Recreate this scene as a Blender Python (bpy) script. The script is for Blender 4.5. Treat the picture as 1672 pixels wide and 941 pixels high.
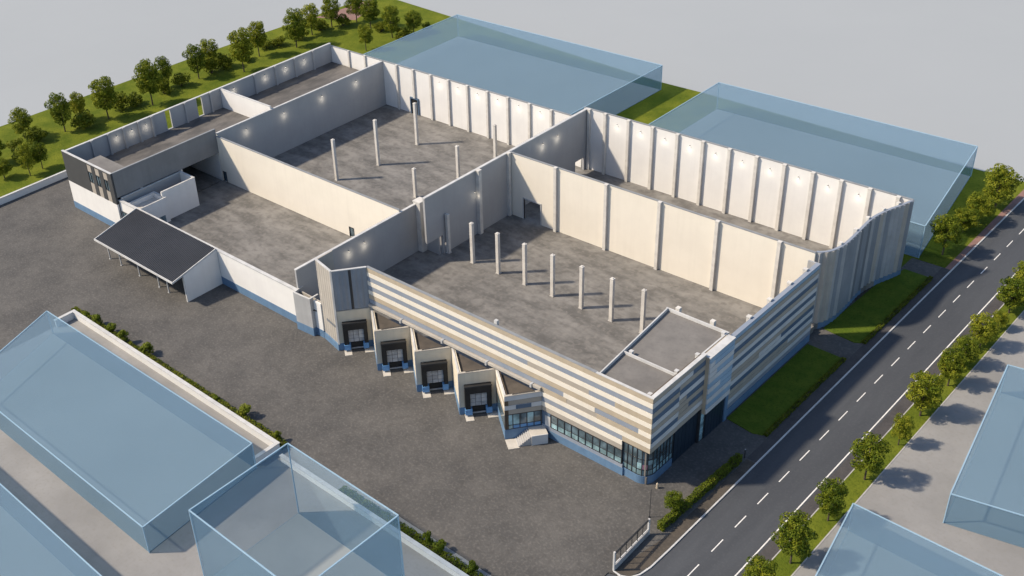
import bpy, bmesh, math, random
from mathutils import Vector, Matrix
R_ = math.radians
scene = bpy.context.scene
for o in list(bpy.data.objects):
    bpy.data.objects.remove(o, do_unlink=True)
col = scene.collection

# ------------------------------------------------------------------ camera
cam_data = bpy.data.cameras.new("camera")
cam = bpy.data.objects.new("camera", cam_data)
col.objects.link(cam)
cam_data.sensor_width = 36.0
cam_data.lens = 1829.04 / 1672 * 36
cam_data.shift_x = 203.8 / 1672
cam_data.shift_y = 0.9 / 1672
cam_data.clip_start = 1.0
cam_data.clip_end = 6000
rot = Matrix.Rotation(R_(47.709), 4, 'Z') @ Matrix.Rotation(R_(90 - 32.142), 4, 'X') @ Matrix.Rotation(R_(-5.152), 4, 'Z')
cam.matrix_world = Matrix.Translation((120, -90, 100)) @ rot
scene.camera = cam

# ------------------------------------------------------------------ light
SUN_TO = Vector((-0.74, -0.70, 1.0)).normalized()
world = bpy.data.worlds.new("World")
scene.world = world
world.use_nodes = True
wn = world.node_tree.nodes
sky = wn.new('ShaderNodeTexSky')
sky.sky_type = 'NISHITA'
sky.sun_disc = False
sky.sun_elevation = math.asin(SUN_TO.z)
sky.sun_rotation = math.atan2(SUN_TO.x, SUN_TO.y)
sky.air_density = 1.0
sky.dust_density = 1.0
world.node_tree.links.new(sky.outputs[0], wn['Background'].inputs[0])
wn['Background'].inputs[1].default_value = 0.125
sl = bpy.data.lights.new("sun", 'SUN')
sl.energy = 4.0
sl.angle = R_(2.5)
sl.color = (1.0, 0.855, 0.665)
so = bpy.data.objects.new("sun", sl)
so.rotation_euler = (-SUN_TO).to_track_quat('-Z', 'Y').to_euler()
so.location = (-100, -100, 140)
col.objects.link(so)
scene.view_settings.view_transform = 'Standard'
scene.view_settings.look = 'None'
scene.view_settings.exposure = 0.52
scene.view_settings.gamma = 1.0
scene.view_settings.use_curve_mapping = False
scene.render.engine = 'CYCLES'
scene.cycles.transparent_max_bounces = 24
scene.cycles.max_bounces = 6

# ------------------------------------------------------------------ materials
def lin(c):
    return (c[0], c[1], c[2], 1.0)

def mat(name, base, alt=None, scale=0.3, rough=0.75, detail=6, contrast=(0.35, 0.65), bump=0.0, bscale=6.0,
        stretch=None, spec=0.3, fine=None, metallic=0.0, streak=None, fthr=(0.52, 0.72), dark=None):
    """Principled surface whose colour wanders between base and alt on a world-scale noise;
    'fine' adds a second small-scale speckle, 'streak' vertical weather streaks."""
    m = bpy.data.materials.new(name)
    m.use_nodes = True
    nt = m.node_tree
    N, L = nt.nodes, nt.links
    b = N['Principled BSDF']
    b.inputs['Roughness'].default_value = rough
    b.inputs['Metallic'].default_value = metallic
    b.inputs['Specular IOR Level'].default_value = spec
    geo = N.new('ShaderNodeNewGeometry')
    vec = geo.outputs['Position']
    if stretch:
        mp = N.new('ShaderNodeMapping')
        mp.inputs['Scale'].default_value = stretch
        mp.inputs['Rotation'].default_value = (0, 0, R_(8))
        L.new(vec, mp.inputs[0])
        vec = mp.outputs[0]
    colr = None
    if alt is None:
        alt = tuple(x * 0.9 for x in base)
    nz = N.new('ShaderNodeTexNoise')
    nz.inputs['Scale'].default_value = scale
    nz.inputs['Detail'].default_value = detail
    nz.inputs['Roughness'].default_value = 0.62
    L.new(vec, nz.inputs['Vector'])
    mr = N.new('ShaderNodeMapRange')
    mr.inputs[1].default_value, mr.inputs[2].default_value = contrast
    L.new(nz.outputs['Fac'], mr.inputs[0])
    mx = N.new('ShaderNodeMix')
    mx.data_type = 'RGBA'
    mx.inputs['A'].default_value = lin(base)
    mx.inputs['B'].default_value = lin(alt)
    L.new(mr.outputs[0], mx.inputs['Factor'])
    colr = mx.outputs['Result']
    for fs, amt, fcol in ([fine] if fine else []) + ([dark] if dark else []):
        n2 = N.new('ShaderNodeTexNoise')
        n2.inputs['Scale'].default_value = fs
        n2.inputs['Detail'].default_value = 5 if fthr[0] < .51 else 3
        L.new(geo.outputs['Position'], n2.inputs['Vector'])
        r2 = N.new('ShaderNodeMapRange')
        r2.inputs[1].default_value, r2.inputs[2].default_value = fthr
        r2.inputs[4].default_value = amt
        L.new(n2.outputs['Fac'], r2.inputs[0])
        m2 = N.new('ShaderNodeMix')
        m2.data_type = 'RGBA'
        L.new(r2.outputs[0], m2.inputs['Factor'])
        L.new(colr, m2.inputs['A'])
        m2.inputs['B'].default_value = lin(fcol)
        colr = m2.outputs['Result']
    if streak:
        mp2 = N.new('ShaderNodeMapping')
        mp2.inputs['Scale'].default_value = (1.6, 1.6, 0.07)
        L.new(geo.outputs['Position'], mp2.inputs[0])
        n3 = N.new('ShaderNodeTexNoise')
        n3.inputs['Scale'].default_value = 1.0
        n3.inputs['Detail'].default_value = 4
        L.new(mp2.outputs[0], n3.inputs['Vector'])
        r3 = N.new('ShaderNodeMapRange')
        r3.inputs[1].default_value, r3.inputs[2].default_value = 0.48, 0.75
        r3.inputs[4].default_value = streak
        L.new(n3.outputs['Fac'], r3.inputs[0])
        m3 = N.new('ShaderNodeMix')
        m3.data_type = 'RGBA'
        L.new(r3.outputs[0], m3.inputs['Factor'])
        L.new(colr, m3.inputs['A'])
        m3.inputs['B'].default_value = lin(tuple(x * 0.72 for x in base))
        colr = m3.outputs['Result']
    L.new(colr, b.inputs['Base Color'])
    if bump > 0:
        n4 = N.new('ShaderNodeTexNoise')
        n4.inputs['Scale'].default_value = bscale
        n4.inputs['Detail'].default_value = 4
        L.new(geo.outputs['Position'], n4.inputs['Vector'])
        bp = N.new('ShaderNodeBump')
        bp.inputs['Strength'].default_value = bump
        bp.inputs['Distance'].default_value = 0.1
        L.new(n4.outputs['Fac'], bp.inputs['Height'])
        L.new(bp.outputs[0], b.inputs['Normal'])
    return m

M = {}
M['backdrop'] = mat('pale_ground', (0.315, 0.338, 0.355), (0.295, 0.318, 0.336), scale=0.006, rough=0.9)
M['white'] = mat('white_render', (0.70, 0.69, 0.67), (0.65, 0.64, 0.625), scale=0.25, rough=0.65, streak=0.14)
M['cream'] = mat('cream_panel', (0.71, 0.665, 0.58), (0.67, 0.625, 0.545), scale=0.2, rough=0.7, streak=0.13)
M['inner'] = mat('inner_panel_shaded', (0.36, 0.362, 0.365), (0.325, 0.328, 0.333), scale=0.2, rough=0.5, streak=0.15)  # panel grey darkened to put deeper shade into walls turned from the sun
M['grey'] = mat('grey_cladding', (0.20, 0.205, 0.21), (0.17, 0.175, 0.18), scale=0.3, rough=0.6, streak=0.3)
M['charcoal'] = mat('charcoal_cladding', (0.06, 0.062, 0.064), (0.05, 0.052, 0.054), scale=0.3, rough=0.6)
M['plinth'] = mat('blue_plinth', (0.125, 0.215, 0.335), (0.10, 0.175, 0.28), scale=0.5, rough=0.6, streak=0.4)
M['coping'] = mat('white_coping', (0.55, 0.548, 0.54), (0.43, 0.43, 0.425), scale=0.6, rough=0.5)
M['coping_grey'] = mat('grey_coping', (0.25, 0.26, 0.27), (0.20, 0.21, 0.22), scale=0.6, rough=0.5)
M['pil'] = mat('pilaster_concrete', (0.62, 0.60, 0.56), (0.5, 0.48, 0.45), scale=0.8, rough=0.6, streak=0.4)
M['floor'] = mat('stained_concrete', (0.106, 0.103, 0.098), (0.205, 0.198, 0.187), scale=0.16, rough=0.62, detail=15, contrast=(0.38, 0.63),
                 stretch=(1.0, 2.4, 1.0), fine=(1.5, 0.45, (0.225, 0.21, 0.192)), fthr=(0.5, 0.68), dark=(0.8, 0.55, (0.088, 0.083, 0.078)))
M['floor_dark'] = mat('dark_roof_deck', (0.075, 0.072, 0.07), (0.15, 0.14, 0.13), scale=0.16, rough=0.7, detail=8, stretch=(2.2, 1, 1), contrast=(0.38, 0.64))
M['roofdeck'] = mat('grey_roof_deck', (0.19, 0.18, 0.168), (0.14, 0.133, 0.126), scale=0.35, rough=0.8, detail=8, fine=(2.5, 0.3, (0.11, 0.105, 0.1)))
M['dockroof'] = mat('brown_roof_felt', (0.06, 0.052, 0.045), (0.1, 0.085, 0.07), scale=0.5, rough=0.9, detail=8)
M['yard'] = mat('rough_asphalt', (0.104, 0.100, 0.095), (0.064, 0.063, 0.062), scale=0.13, rough=0.85, detail=15, contrast=(0.34, 0.66),
                fine=(2.6, 0.42, (0.165, 0.154, 0.143)), bump=0.55, bscale=3.0, fthr=(0.50, 0.68), dark=(0.9, 0.34, (0.050, 0.048, 0.046)))
M['road'] = mat('road_asphalt', (0.066, 0.072, 0.082), (0.050, 0.055, 0.064), scale=0.12, rough=0.8, detail=9, stretch=(2.5, 0.35, 1),
                fine=(3.5, 0.3, (0.09, 0.095, 0.104)))
M['walk'] = mat('sidewalk_asphalt', (0.072, 0.068, 0.068), (0.05, 0.048, 0.05), scale=0.4, rough=0.85, detail=8, fine=(4, 0.4, (0.11, 0.1, 0.1)))
M['verge'] = mat('dusty_verge', (0.085, 0.072, 0.058), (0.05, 0.045, 0.04), scale=0.35, rough=0.9, detail=9, fine=(3, 0.4, (0.13, 0.11, 0.09)))
M['brick'] = mat('pink_path_paving', (0.25, 0.145, 0.125), (0.19, 0.12, 0.105), scale=0.8, rough=0.9, detail=8)
M['lot'] = mat('pale_concrete', (0.20, 0.199, 0.197), (0.275, 0.273, 0.27), scale=0.07, rough=0.85, detail=9, fine=(2.2, 0.35, (0.19, 0.18, 0.17)))
M['ghostfloor'] = mat('block_floor', (0.26, 0.29, 0.305), (0.22, 0.25, 0.265), scale=0.05, rough=0.85, detail=8)
M['line'] = mat('road_paint', (0.72, 0.71, 0.69), (0.5, 0.49, 0.48), scale=1.5, rough=0.6, contrast=(0.45, 0.8))
M['kerb'] = mat('kerb_stone', (0.42, 0.41, 0.40), (0.33, 0.32, 0.31), scale=0.7, rough=0.8)
M['grass'] = mat('mown_grass', (0.068, 0.098, 0.011), (0.145, 0.165, 0.020), scale=0.16, rough=0.95, detail=10, spec=0.05, contrast=(0.34, 0.66),
                 fine=(2.6, 0.55, (0.026, 0.045, 0.007)), bump=1.0, bscale=5.0)
M['lawn'] = mat('clipped_lawn', (0.066, 0.108, 0.013), (0.105, 0.140, 0.018), scale=0.5, rough=0.95, detail=10, spec=0.05,
                fine=(3.0, 0.5, (0.026, 0.048, 0.008)), bump=1.0, bscale=6.0)
M['tan'] = mat('tan_board', (0.43, 0.365, 0.275), (0.37, 0.315, 0.24), scale=0.5, rough=0.6, streak=0.2)
M['pale'] = mat('pale_board', (0.70, 0.65, 0.565), (0.64, 0.595, 0.515), scale=0.5, rough=0.6, streak=0.15)
M['blueg'] = mat('blue_grey_board', (0.22, 0.255, 0.315), (0.26, 0.285, 0.33), scale=0.3, rough=0.5, streak=0.2)
M['taupe'] = mat('taupe_board', (0.36, 0.325, 0.28), (0.32, 0.29, 0.25), scale=0.4, rough=0.6)
M['navy'] = mat('navy_board', (0.07, 0.115, 0.18), (0.10, 0.145, 0.21), scale=0.25, rough=0.45)
M['sky_board'] = mat('light_blue_board', (0.30, 0.42, 0.54), (0.24, 0.35, 0.47), scale=0.4, rough=0.35)
M['silver'] = mat('silver_board', (0.55, 0.555, 0.56), (0.47, 0.475, 0.48), scale=0.4, rough=0.5)
M['joint'] = mat('board_joint', (0.10, 0.075, 0.05), (0.08, 0.06, 0.045), scale=0.6, rough=0.8)
M['corr_beige'] = mat('beige_ribbed_sheet', (0.42, 0.39, 0.345), (0.36, 0.335, 0.30), scale=0.4, rough=0.5, streak=0.4)
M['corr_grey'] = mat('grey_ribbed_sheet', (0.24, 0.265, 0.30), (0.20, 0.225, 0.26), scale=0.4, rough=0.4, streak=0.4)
M['corr_light'] = mat('light_ribbed_sheet', (0.38, 0.385, 0.39), (0.32, 0.325, 0.33), scale=0.4, rough=0.4, streak=0.4)
M['corr_mid'] = mat('mid_grey_panel', (0.25, 0.27, 0.295), (0.21, 0.23, 0.255), scale=0.4, rough=0.4, streak=0.4)
M['corr_dark'] = mat('dark_grey_panel', (0.17, 0.185, 0.205), (0.145, 0.16, 0.18), scale=0.4, rough=0.4, streak=0.3)
M['door_dark'] = mat('dark_sliding_door', (0.016, 0.028, 0.043), (0.022, 0.036, 0.054), scale=0.4, rough=0.35)
M['black'] = mat('black_rubber', (0.016, 0.016, 0.017), (0.024, 0.024, 0.024), scale=1.2, rough=0.7)
M['frame'] = mat('dark_frame', (0.03, 0.032, 0.036), (0.04, 0.042, 0.046), scale=1.0, rough=0.45)
M['steel'] = mat('galvanised_steel', (0.42, 0.43, 0.44), (0.34, 0.35, 0.36), scale=1.0, rough=0.45)
M['roofsheet'] = mat('black_roof_sheet', (0.033, 0.036, 0.043), (0.042, 0.045, 0.053), scale=0.2, rough=0.45)
M['dockblue'] = mat('blue_bumper', (0.10, 0.24, 0.47), (0.13, 0.29, 0.53), scale=1.0, rough=0.5)
M['dockpanel'] = mat('grey_door_panel', (0.42, 0.44, 0.47), (0.30, 0.32, 0.35), scale=0.9, rough=0.3, contrast=(0.42, 0.58))
M['dockcream'] = mat('dock_cream', (0.62, 0.56, 0.45), (0.55, 0.495, 0.40), scale=0.3, rough=0.7, streak=0.4)
M['pad'] = mat('concrete_pad', (0.52, 0.49, 0.44), (0.42, 0.395, 0.355), scale=0.8, rough=0.85)
M['bark'] = mat('bark', (0.10, 0.078, 0.055), (0.065, 0.05, 0.036), scale=3.0, rough=0.9)
M['soil'] = mat('soil', (0.05, 0.042, 0.03), (0.035, 0.03, 0.02), scale=0.8, rough=0.95)
M['paper'] = mat('white_paper', (0.75, 0.74, 0.72), (0.68, 0.67, 0.65), rough=0.6)
M['pinkp'] = mat('pink_paper', (0.7, 0.32, 0.36), (0.6, 0.28, 0.32), rough=0.6)

def glass_dark(name, base, rough=0.08):
    m = bpy.data.materials.new(name)
    m.use_nodes = True
    N, L = m.node_tree.nodes, m.node_tree.links
    b = N['Principled BSDF']
    b.inputs['Roughness'].default_value = rough
    b.inputs['Specular IOR Level'].default_value = 0.8
    geo = N.new('ShaderNodeNewGeometry')
    nz = N.new('ShaderNodeTexNoise')
    nz.inputs['Scale'].default_value = 0.55
    nz.inputs['Detail'].default_value = 3
    L.new(geo.outputs['Position'], nz.inputs['Vector'])
    cr = N.new('ShaderNodeValToRGB')
    cr.color_ramp.elements[0].position = 0.4
    cr.color_ramp.elements[1].position = 0.66
    cr.color_ramp.elements[0].color = lin(base)
    cr.color_ramp.elements[1].color = lin(tuple(x * 2.6 + 0.02 for x in base))
    L.new(nz.outputs['Fac'], cr.inputs[0])
    L.new(cr.outputs[0], b.inputs['Base Color'])
    return m
M['pane'] = glass_dark('window_glass', (0.045, 0.07, 0.085))
M['pane_teal'] = glass_dark('pale_window_glass', (0.14, 0.22, 0.24), 0.15)

def tint_glass(name, colr, tint, fac, rough=0.12):
    m = bpy.data.materials.new(name)
    m.use_nodes = True
    N, L = m.node_tree.nodes, m.node_tree.links
    b = N['Principled BSDF']
    b.inputs['Base Color'].default_value = lin(colr)
    b.inputs['Roughness'].default_value = rough
    b.inputs['Specular IOR Level'].default_value = 0.35
    geo = N.new('ShaderNodeNewGeometry')
    nz = N.new('ShaderNodeTexNoise')
    nz.inputs['Scale'].default_value = 0.05
    nz.inputs['Detail'].default_value = 3
    L.new(geo.outputs['Position'], nz.inputs['Vector'])
    mr = N.new('ShaderNodeMapRange')
    mr.inputs[3].default_value = fac * 0.85
    mr.inputs[4].default_value = fac * 1.15
    L.new(nz.outputs['Fac'], mr.inputs[0])
    t = N.new('ShaderNodeBsdfTransparent')
    t.inputs[0].default_value = lin(tint)
    mx = N.new('ShaderNodeMixShader')
    L.new(mr.outputs[0], mx.inputs[0])
    L.new(t.outputs[0], mx.inputs[1])
    L.new(b.outputs[0], mx.inputs[2])
    L.new(mx.outputs[0], N['Material Output'].inputs[0])
    return m
M['glass_wall'] = tint_glass('blue_tinted_panel', (0.205, 0.325, 0.43), (0.86, 0.92, 0.96), 0.20)
M['glass_roof'] = tint_glass('blue_tinted_roof', (0.225, 0.325, 0.415), (0.88, 0.94, 0.97), 0.27, 0.5)
M['glass_edge'] = tint_glass('blue_tinted_edge', (0.42, 0.58, 0.70), (0.8, 0.9, 0.96), 0.55)

def leaf_mat(name, a, b_, c):
    m = bpy.data.materials.new(name)
    m.use_nodes = True
    N, L = m.node_tree.nodes, m.node_tree.links
    b = N['Principled BSDF']
    b.inputs['Roughness'].default_value = 0.6
    b.inputs['Specular IOR Level'].default_value = 0.12
    geo = N.new('ShaderNodeNewGeometry')
    oi = N.new('ShaderNodeObjectInfo')
    nz = N.new('ShaderNodeTexNoise')
    nz.inputs['Scale'].default_value = 1.1
    nz.inputs['Detail'].default_value = 4
    L.new(geo.outputs['Position'], nz.inputs['Vector'])
    add = N.new('ShaderNodeMath')
    add.operation = 'MULTIPLY_ADD'
    L.new(oi.outputs['Random'], add.inputs[0])
    add.inputs[1].default_value = 0.16
    L.new(nz.outputs['Fac'], add.inputs[2])
    cr = N.new('ShaderNodeValToRGB')
    e = cr.color_ramp.elements
    e[0].position, e[1].position = 0.36, 0.74
    e[0].color, e[1].color = lin(a), lin(c)
    k = e.new(0.55)
    k.color = lin(b_)
    L.new(add.outputs[0], cr.inputs[0])
    L.new(cr.outputs[0], b.inputs['Base Color'])
    tr = N.new('ShaderNodeBsdfTranslucent')
    L.new(cr.outputs[0], tr.inputs[0])
    mx = N.new('ShaderNodeMixShader')
    mx.inputs[0].default_value = 0.32
    L.new(b.outputs[0], mx.inputs[1])
    L.new(tr.outputs[0], mx.inputs[2])
    L.new(mx.outputs[0], N['Material Output'].inputs[0])
    return m
M['leaf'] = leaf_mat('leaf', (0.048, 0.082, 0.008), (0.125, 0.160, 0.012), (0.27, 0.275, 0.024))
M['leaf_bush'] = leaf_mat('leaf_bush', (0.055, 0.082, 0.008), (0.115, 0.142, 0.011), (0.19, 0.20, 0.018))
M['leaf_hedge'] = leaf_mat('leaf_hedge', (0.07, 0.10, 0.009), (0.13, 0.165, 0.014), (0.20, 0.22, 0.024))
m_ = bpy.data.materials.new('lamp_glow')
m_.use_nodes = True
m_.node_tree.nodes['Principled BSDF'].inputs['Emission Color'].default_value = (1, 0.9, 0.72, 1)
m_.node_tree.nodes['Principled BSDF'].inputs['Emission Strength'].default_value = 2
M['glow'] = m_

# ------------------------------------------------------------------ builders
class MB:
    def __init__(s):
        s.v, s.f, s.m = [], [], []
    def face(s, idx, mi=0):
        s.f.append(idx); s.m.append(mi)
    def box(s, x0, x1, y0, y1, z0, z1, mi=0):
        s.prism([(x0, y0), (x1, y0), (x1, y1), (x0, y1)], z0, z1, mi)
        return s
    def prism(s, poly, z0, z1, mi=0):
        """vertical prism on a ccw polygon; z0/z1 may be one number or one per corner"""
        n = len(poly); k = len(s.v)
        za = z0 if isinstance(z0, (list, tuple)) else [z0] * n
        zb = z1 if isinstance(z1, (list, tuple)) else [z1] * n
        for (x, y), z in zip(poly, za): s.v.append((x, y, z))
        for (x, y), z in zip(poly, zb): s.v.append((x, y, z))
        s.face([k + i for i in reversed(range(n))], mi)
        s.face([k + n + i for i in range(n)], mi)
        for i in range(n):
            j = (i + 1) % n
            s.face([k + i, k + j, k + n + j, k + n + i], mi)
        return s
    def bar(s, p, q, w, z0, z1, mi=0, ext=0.0):
        """wall-like bar from p to q, w thick, centred on the line"""
        d = Vector((q[0] - p[0], q[1] - p[1])); d.normalize()
        n = Vector((-d.y, d.x)) * w / 2
        a = Vector(p[:2]) - d * ext; b = Vector(q[:2]) + d * ext
        s.prism([tuple(a - n), tuple(b - n), tuple(b + n), tuple(a + n)], z0, z1, mi)
        return s
    def local(s, o, d, u0, u1, w0, w1, z0, z1, mi=0):
        """box in a face frame: u along d from o, w outwards (right of d)"""
        d = Vector(d).normalized(); n = Vector((d.y, -d.x)); o = Vector(o)
        P = lambda u, w: tuple(o + d * u + n * w)
        s.prism([P(u0, w1), P(u1, w1), P(u1, w0), P(u0, w0)], z0, z1, mi)
        return s
    def tube(s, p, q, r0, r1, n=8, mi=0):
        p, q = Vector(p), Vector(q)
        d = (q - p).normalized()
        a = d.orthogonal().normalized(); b = d.cross(a)
        k = len(s.v)
        for c, r in ((p, r0), (q, r1)):
            for i in range(n):
                t = 2 * math.pi * i / n
                s.v.append(tuple(c + (a * math.cos(t) + b * math.sin(t)) * r))
        for i in range(n):
            j = (i + 1) % n
            s.face([k + i, k + j, k + n + j, k + n + i], mi)
        s.face([k + i for i in reversed(range(n))], mi)
        s.face([k + n + i for i in range(n)], mi)
        return s
    def beam(s, p, q, w, h, mi=0):
        """rectangular bar between two 3-D points"""
        p, q = Vector(p), Vector(q)
        d = (q - p).normalized()
        up = Vector((0, 0, 1))
        if abs(d.z) > 0.95: up = Vector((0, 1, 0))
        a = d.cross(up).normalized(); b = a.cross(d)
        k = len(s.v)
        for c in (p, q):
            for sa, sb in ((-1, -1), (1, -1), (1, 1), (-1, 1)):
                s.v.append(tuple(c + a * sa * w / 2 + b * sb * h / 2))
        for f in ([0, 3, 2, 1], [4, 5, 6, 7], [0, 1, 5, 4], [1, 2, 6, 5], [2, 3, 7, 6], [3, 0, 4, 7]):
            s.face([k + i for i in f], mi)
        return s
    def sheet(s, poly, z, mi=0):
        k = len(s.v)
        for x, y in poly: s.v.append((x, y, z))
        s.face([k + i for i in range(len(poly))], mi)
        return s
    def opening_wall(s, axis, c0, c1, a0, a1, z0, z1, ops, mi=0):
        """wall along axis 'x' or 'y' (from a0 to a1), thickness c0..c1, with rectangular openings (a,b,za,zb)"""
        def bx(a, b, za, zb):
            if b - a < 1e-4 or zb - za < 1e-4: return
            if axis == 'x': s.box(a, b, c0, c1, za, zb, mi)
            else: s.box(c0, c1, a, b, za, zb, mi)
        cur = a0
        for (a, b, za, zb) in sorted(ops):
            bx(cur, a, z0, z1)
            bx(a, b, z0, za - 0.03)
            bx(a, b, zb, z1)
            cur = b
        bx(cur, a1, z0, z1)
        return s
    def mesh(s, name, mats, off=(0, 0, 0)):
        me = bpy.data.meshes.new(name)
        me.from_pydata([(x - off[0], y - off[1], z - off[2]) for x, y, z in s.v], [], s.f)
        for m in mats: me.materials.append(M[m])
        if len(mats) > 1: me.polygons.foreach_set('material_index', s.m)
        me.update()
        return me

def link(name, data):
    o = bpy.data.objects.new(name, data); col.objects.link(o); return o
def tag(o, label=None, cat=None, group=None, kind=None):
    if label: o['label'] = label
    if cat: o['category'] = cat
    if group: o['group'] = group
    if kind: o['kind'] = kind
    return o
class Thing:
    def __init__(s, name, label, cat, loc=(0, 0, 0), group=None):
        s.loc = loc
        s.o = link(name, None); s.o.location = loc
        s.o.empty_display_size = 0.5
        tag(s.o, label, cat, group)
    def part(s, name, mb, mats, parent=None, label=None):
        if isinstance(mats, str): mats = [mats]
        o = link(name, mb.mesh(name, mats, s.loc))
        o.parent = parent or s.o
        if label: o['label'] = label
        return o
def struct(name, mb, mats, kind='structure', label=None, cat=None):
    if isinstance(mats, str): mats = [mats]
    o = link(name, mb.mesh(name, mats))
    o['kind'] = kind
    if label: tag(o, label, cat)
    return o
def mono(name, mb, mats, label, cat, group=None):
    if isinstance(mats, str): mats = [mats]
    o = link(name, mb.mesh(name, mats))
    return tag(o, label, cat, group)
def copy_tree(o, parent=None):
    c = o.copy(); col.objects.link(c)
    if parent: c.parent = parent
    for ch in list(o.children): copy_tree(ch, c)
    return c

# ------------------------------------------------------------------ ground
struct('ground', MB().sheet([(-2500, -2500), (2500, -2500), (2500, 2500), (-2500, 2500)], -0.45), 'backdrop')
t = MB().prism([(-121, -30), (-82.3, -140), (180, -140), (180, 114.2), (70.2, 114.3), (56, 114.5), (0.6, 117.5), (-10.4, 117.55), (-109, 128), (-113.3, 116), (-116.4, 77)], -0.449, -0.13)
struct('terrain', t, ['verge'])
# grass over the rear and the left of the plot
g = MB().prism([(-120.2, -12), (-82.2, -12), (-82.2, 8.4), (-68.2, 8.4), (-68.2, 70.0), (-2, 71.6), (64.8, 71.6), (64.8, 77.5), (69.7, 77.5), (70.1, 114.1),
               (56, 114.4), (0.6, 117.4), (-10.4, 117.45), (-109.1, 127.8), (-113.2, 115.8), (-116.3, 77), (-119.2, 11)], -0.129, 0.012)
struct('grass', g, 'grass')
struct('yard', MB().prism([(-82.1, -62), (-33.2, -62), (-33.2, -20.2), (67.0, -20.2), (67.0, -10.9), (69.3, -10.0), (70.2, -7.0), (70.25, 77.4), (64, 77.4), (64, 60), (-68.1, 60), (-68.1, 8.5), (-82.1, 8.5)], -0.128, 0.016), 'yard')
struct('pavement', MB().prism([(-120, -135), (67.0, -135), (67.0, -20.25), (-33.15, -20.25), (-33.15, -62.05), (-120, -62.05)], -0.127, 0.012), 'lot')
struct('pavement', MB().prism([(83.15, -130), (175, -130), (175, 114), (83.05, 114)], -0.127, 0.03), 'lot')
struct('road', MB().sheet([(67.0, -130), (78.6, -130), (78.6, 114.1), (70.3, 114.1), (70.3, -7), (69.3, -10.1), (67.0, -11)], -0.09), 'road')
struct('sidewalk', MB().prism([(78.62, -130), (80.1, -130), (80.1, 114), (78.62, 114)], -0.126, 0.03), 'walk')
struct('sidewalk', MB().prism([(68.9, 17.0), (70.25, 17.0), (70.25, 77.3), (68.9, 77.3)], 0.0165, 0.030), 'walk')
struct('path', MB().prism([(69.35, 77.4), (70.24, 77.4), (70.24, 113.9), (69.1, 113.9)], -0.1, 0.045), 'brick')
struct('path', MB().prism([(-112.6, 104), (-101.5, 108.5), (-104.5, 118), (-110.3, 124)], 0.013, 0.03), 'brick')
struct('verge', MB().prism([(67.4, -10.4), (69.3, -9.8), (70.1, -7.0), (70.2, 6), (70.2, 16.8), (69.0, 16.8), (68.9, -1.4)], 0.0165, 0.03), 'verge')
struct('grass', MB().prism([(80.22, -130), (83.1, -130), (83.0, 114), (80.22, 114)], -0.126, 0.06), 'grass')
# kerbs and markings
k = MB()
pts = [(67.35, -10.35), (68.4, -10.45), (69.35, -9.95), (69.95, -8.8), (70.25, -7.0), (70.33, -3.0), (70.36, 114)]
for a, b in zip(pts[:-1], pts[1:]): k.bar(a, b, 0.20, -0.1, 0.055)
struct('kerb', k, 'coping')
struct('kerb', MB().box(80.1, 80.24, -130, 114, -0.1, 0.07), 'kerb')
struct('kerb', MB().box(83.0, 83.16, -130, 114, -0.1, 0.065), 'kerb')
struct('lane_marking', MB().box(78.16, 78.32, -130, 114, -0.0895, -0.085), 'line')
d = MB()
yy = -5.55 - 5.3 * 8
while yy < 112:
    d.box(74.11, 74.24, yy, yy + 2.6, -0.0895, -0.085); yy += 5.3
struct('lane_marking', d, 'line')
# lawns beside the road
def lawn(poly):
    struct('lawn', MB().prism(poly, 0.0165, 0.13), 'lawn')
lawn([(62.75, 22.4), (66.9, 21.8), (68.2, 22.3), (68.2, 44.7), (62.75, 44.9)])
lawn([(62.6, 50.0), (67.7, 49.4), (68.5, 49.9), (68.6, 73.1), (64.6, 73.2), (63.2, 66)])

# ------------------------------------------------------------------ wall helpers
EPS = [0]
def eps():
    EPS[0] += 1
    return 0.003 * (EPS[0] % 7)
def coping(T, wall, p, q, w, z, m='coping', h=0.09, ov=0.02):
    e = eps()
    T.part('coping', MB().bar(p, q, w + 2 * ov, z - 0.01, z + h + e), m, wall)
def pilaster(T, wall, axis, a, face, sgn, z0, z1, w=0.5, dpt=0.42, m='pil'):
    b = MB()
    lo, hi = sorted((face - sgn * 0.02, face + sgn * dpt))
    if axis == 'x':
        b.box(a - w / 2, a + w / 2, lo, hi, z0, z1)
        b.box(a - w / 2 - .05, a + w / 2 + .05, lo - .04, hi + .04, z1, z1 + .22)
    else:
        b.box(lo, hi, a - w / 2, a + w / 2, z0, z1)
        b.box(lo - .04, hi + .04, a - w / 2 - .05, a + w / 2 + .05, z1, z1 + .22)
    T.part('pilaster', b, m, wall)
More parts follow.
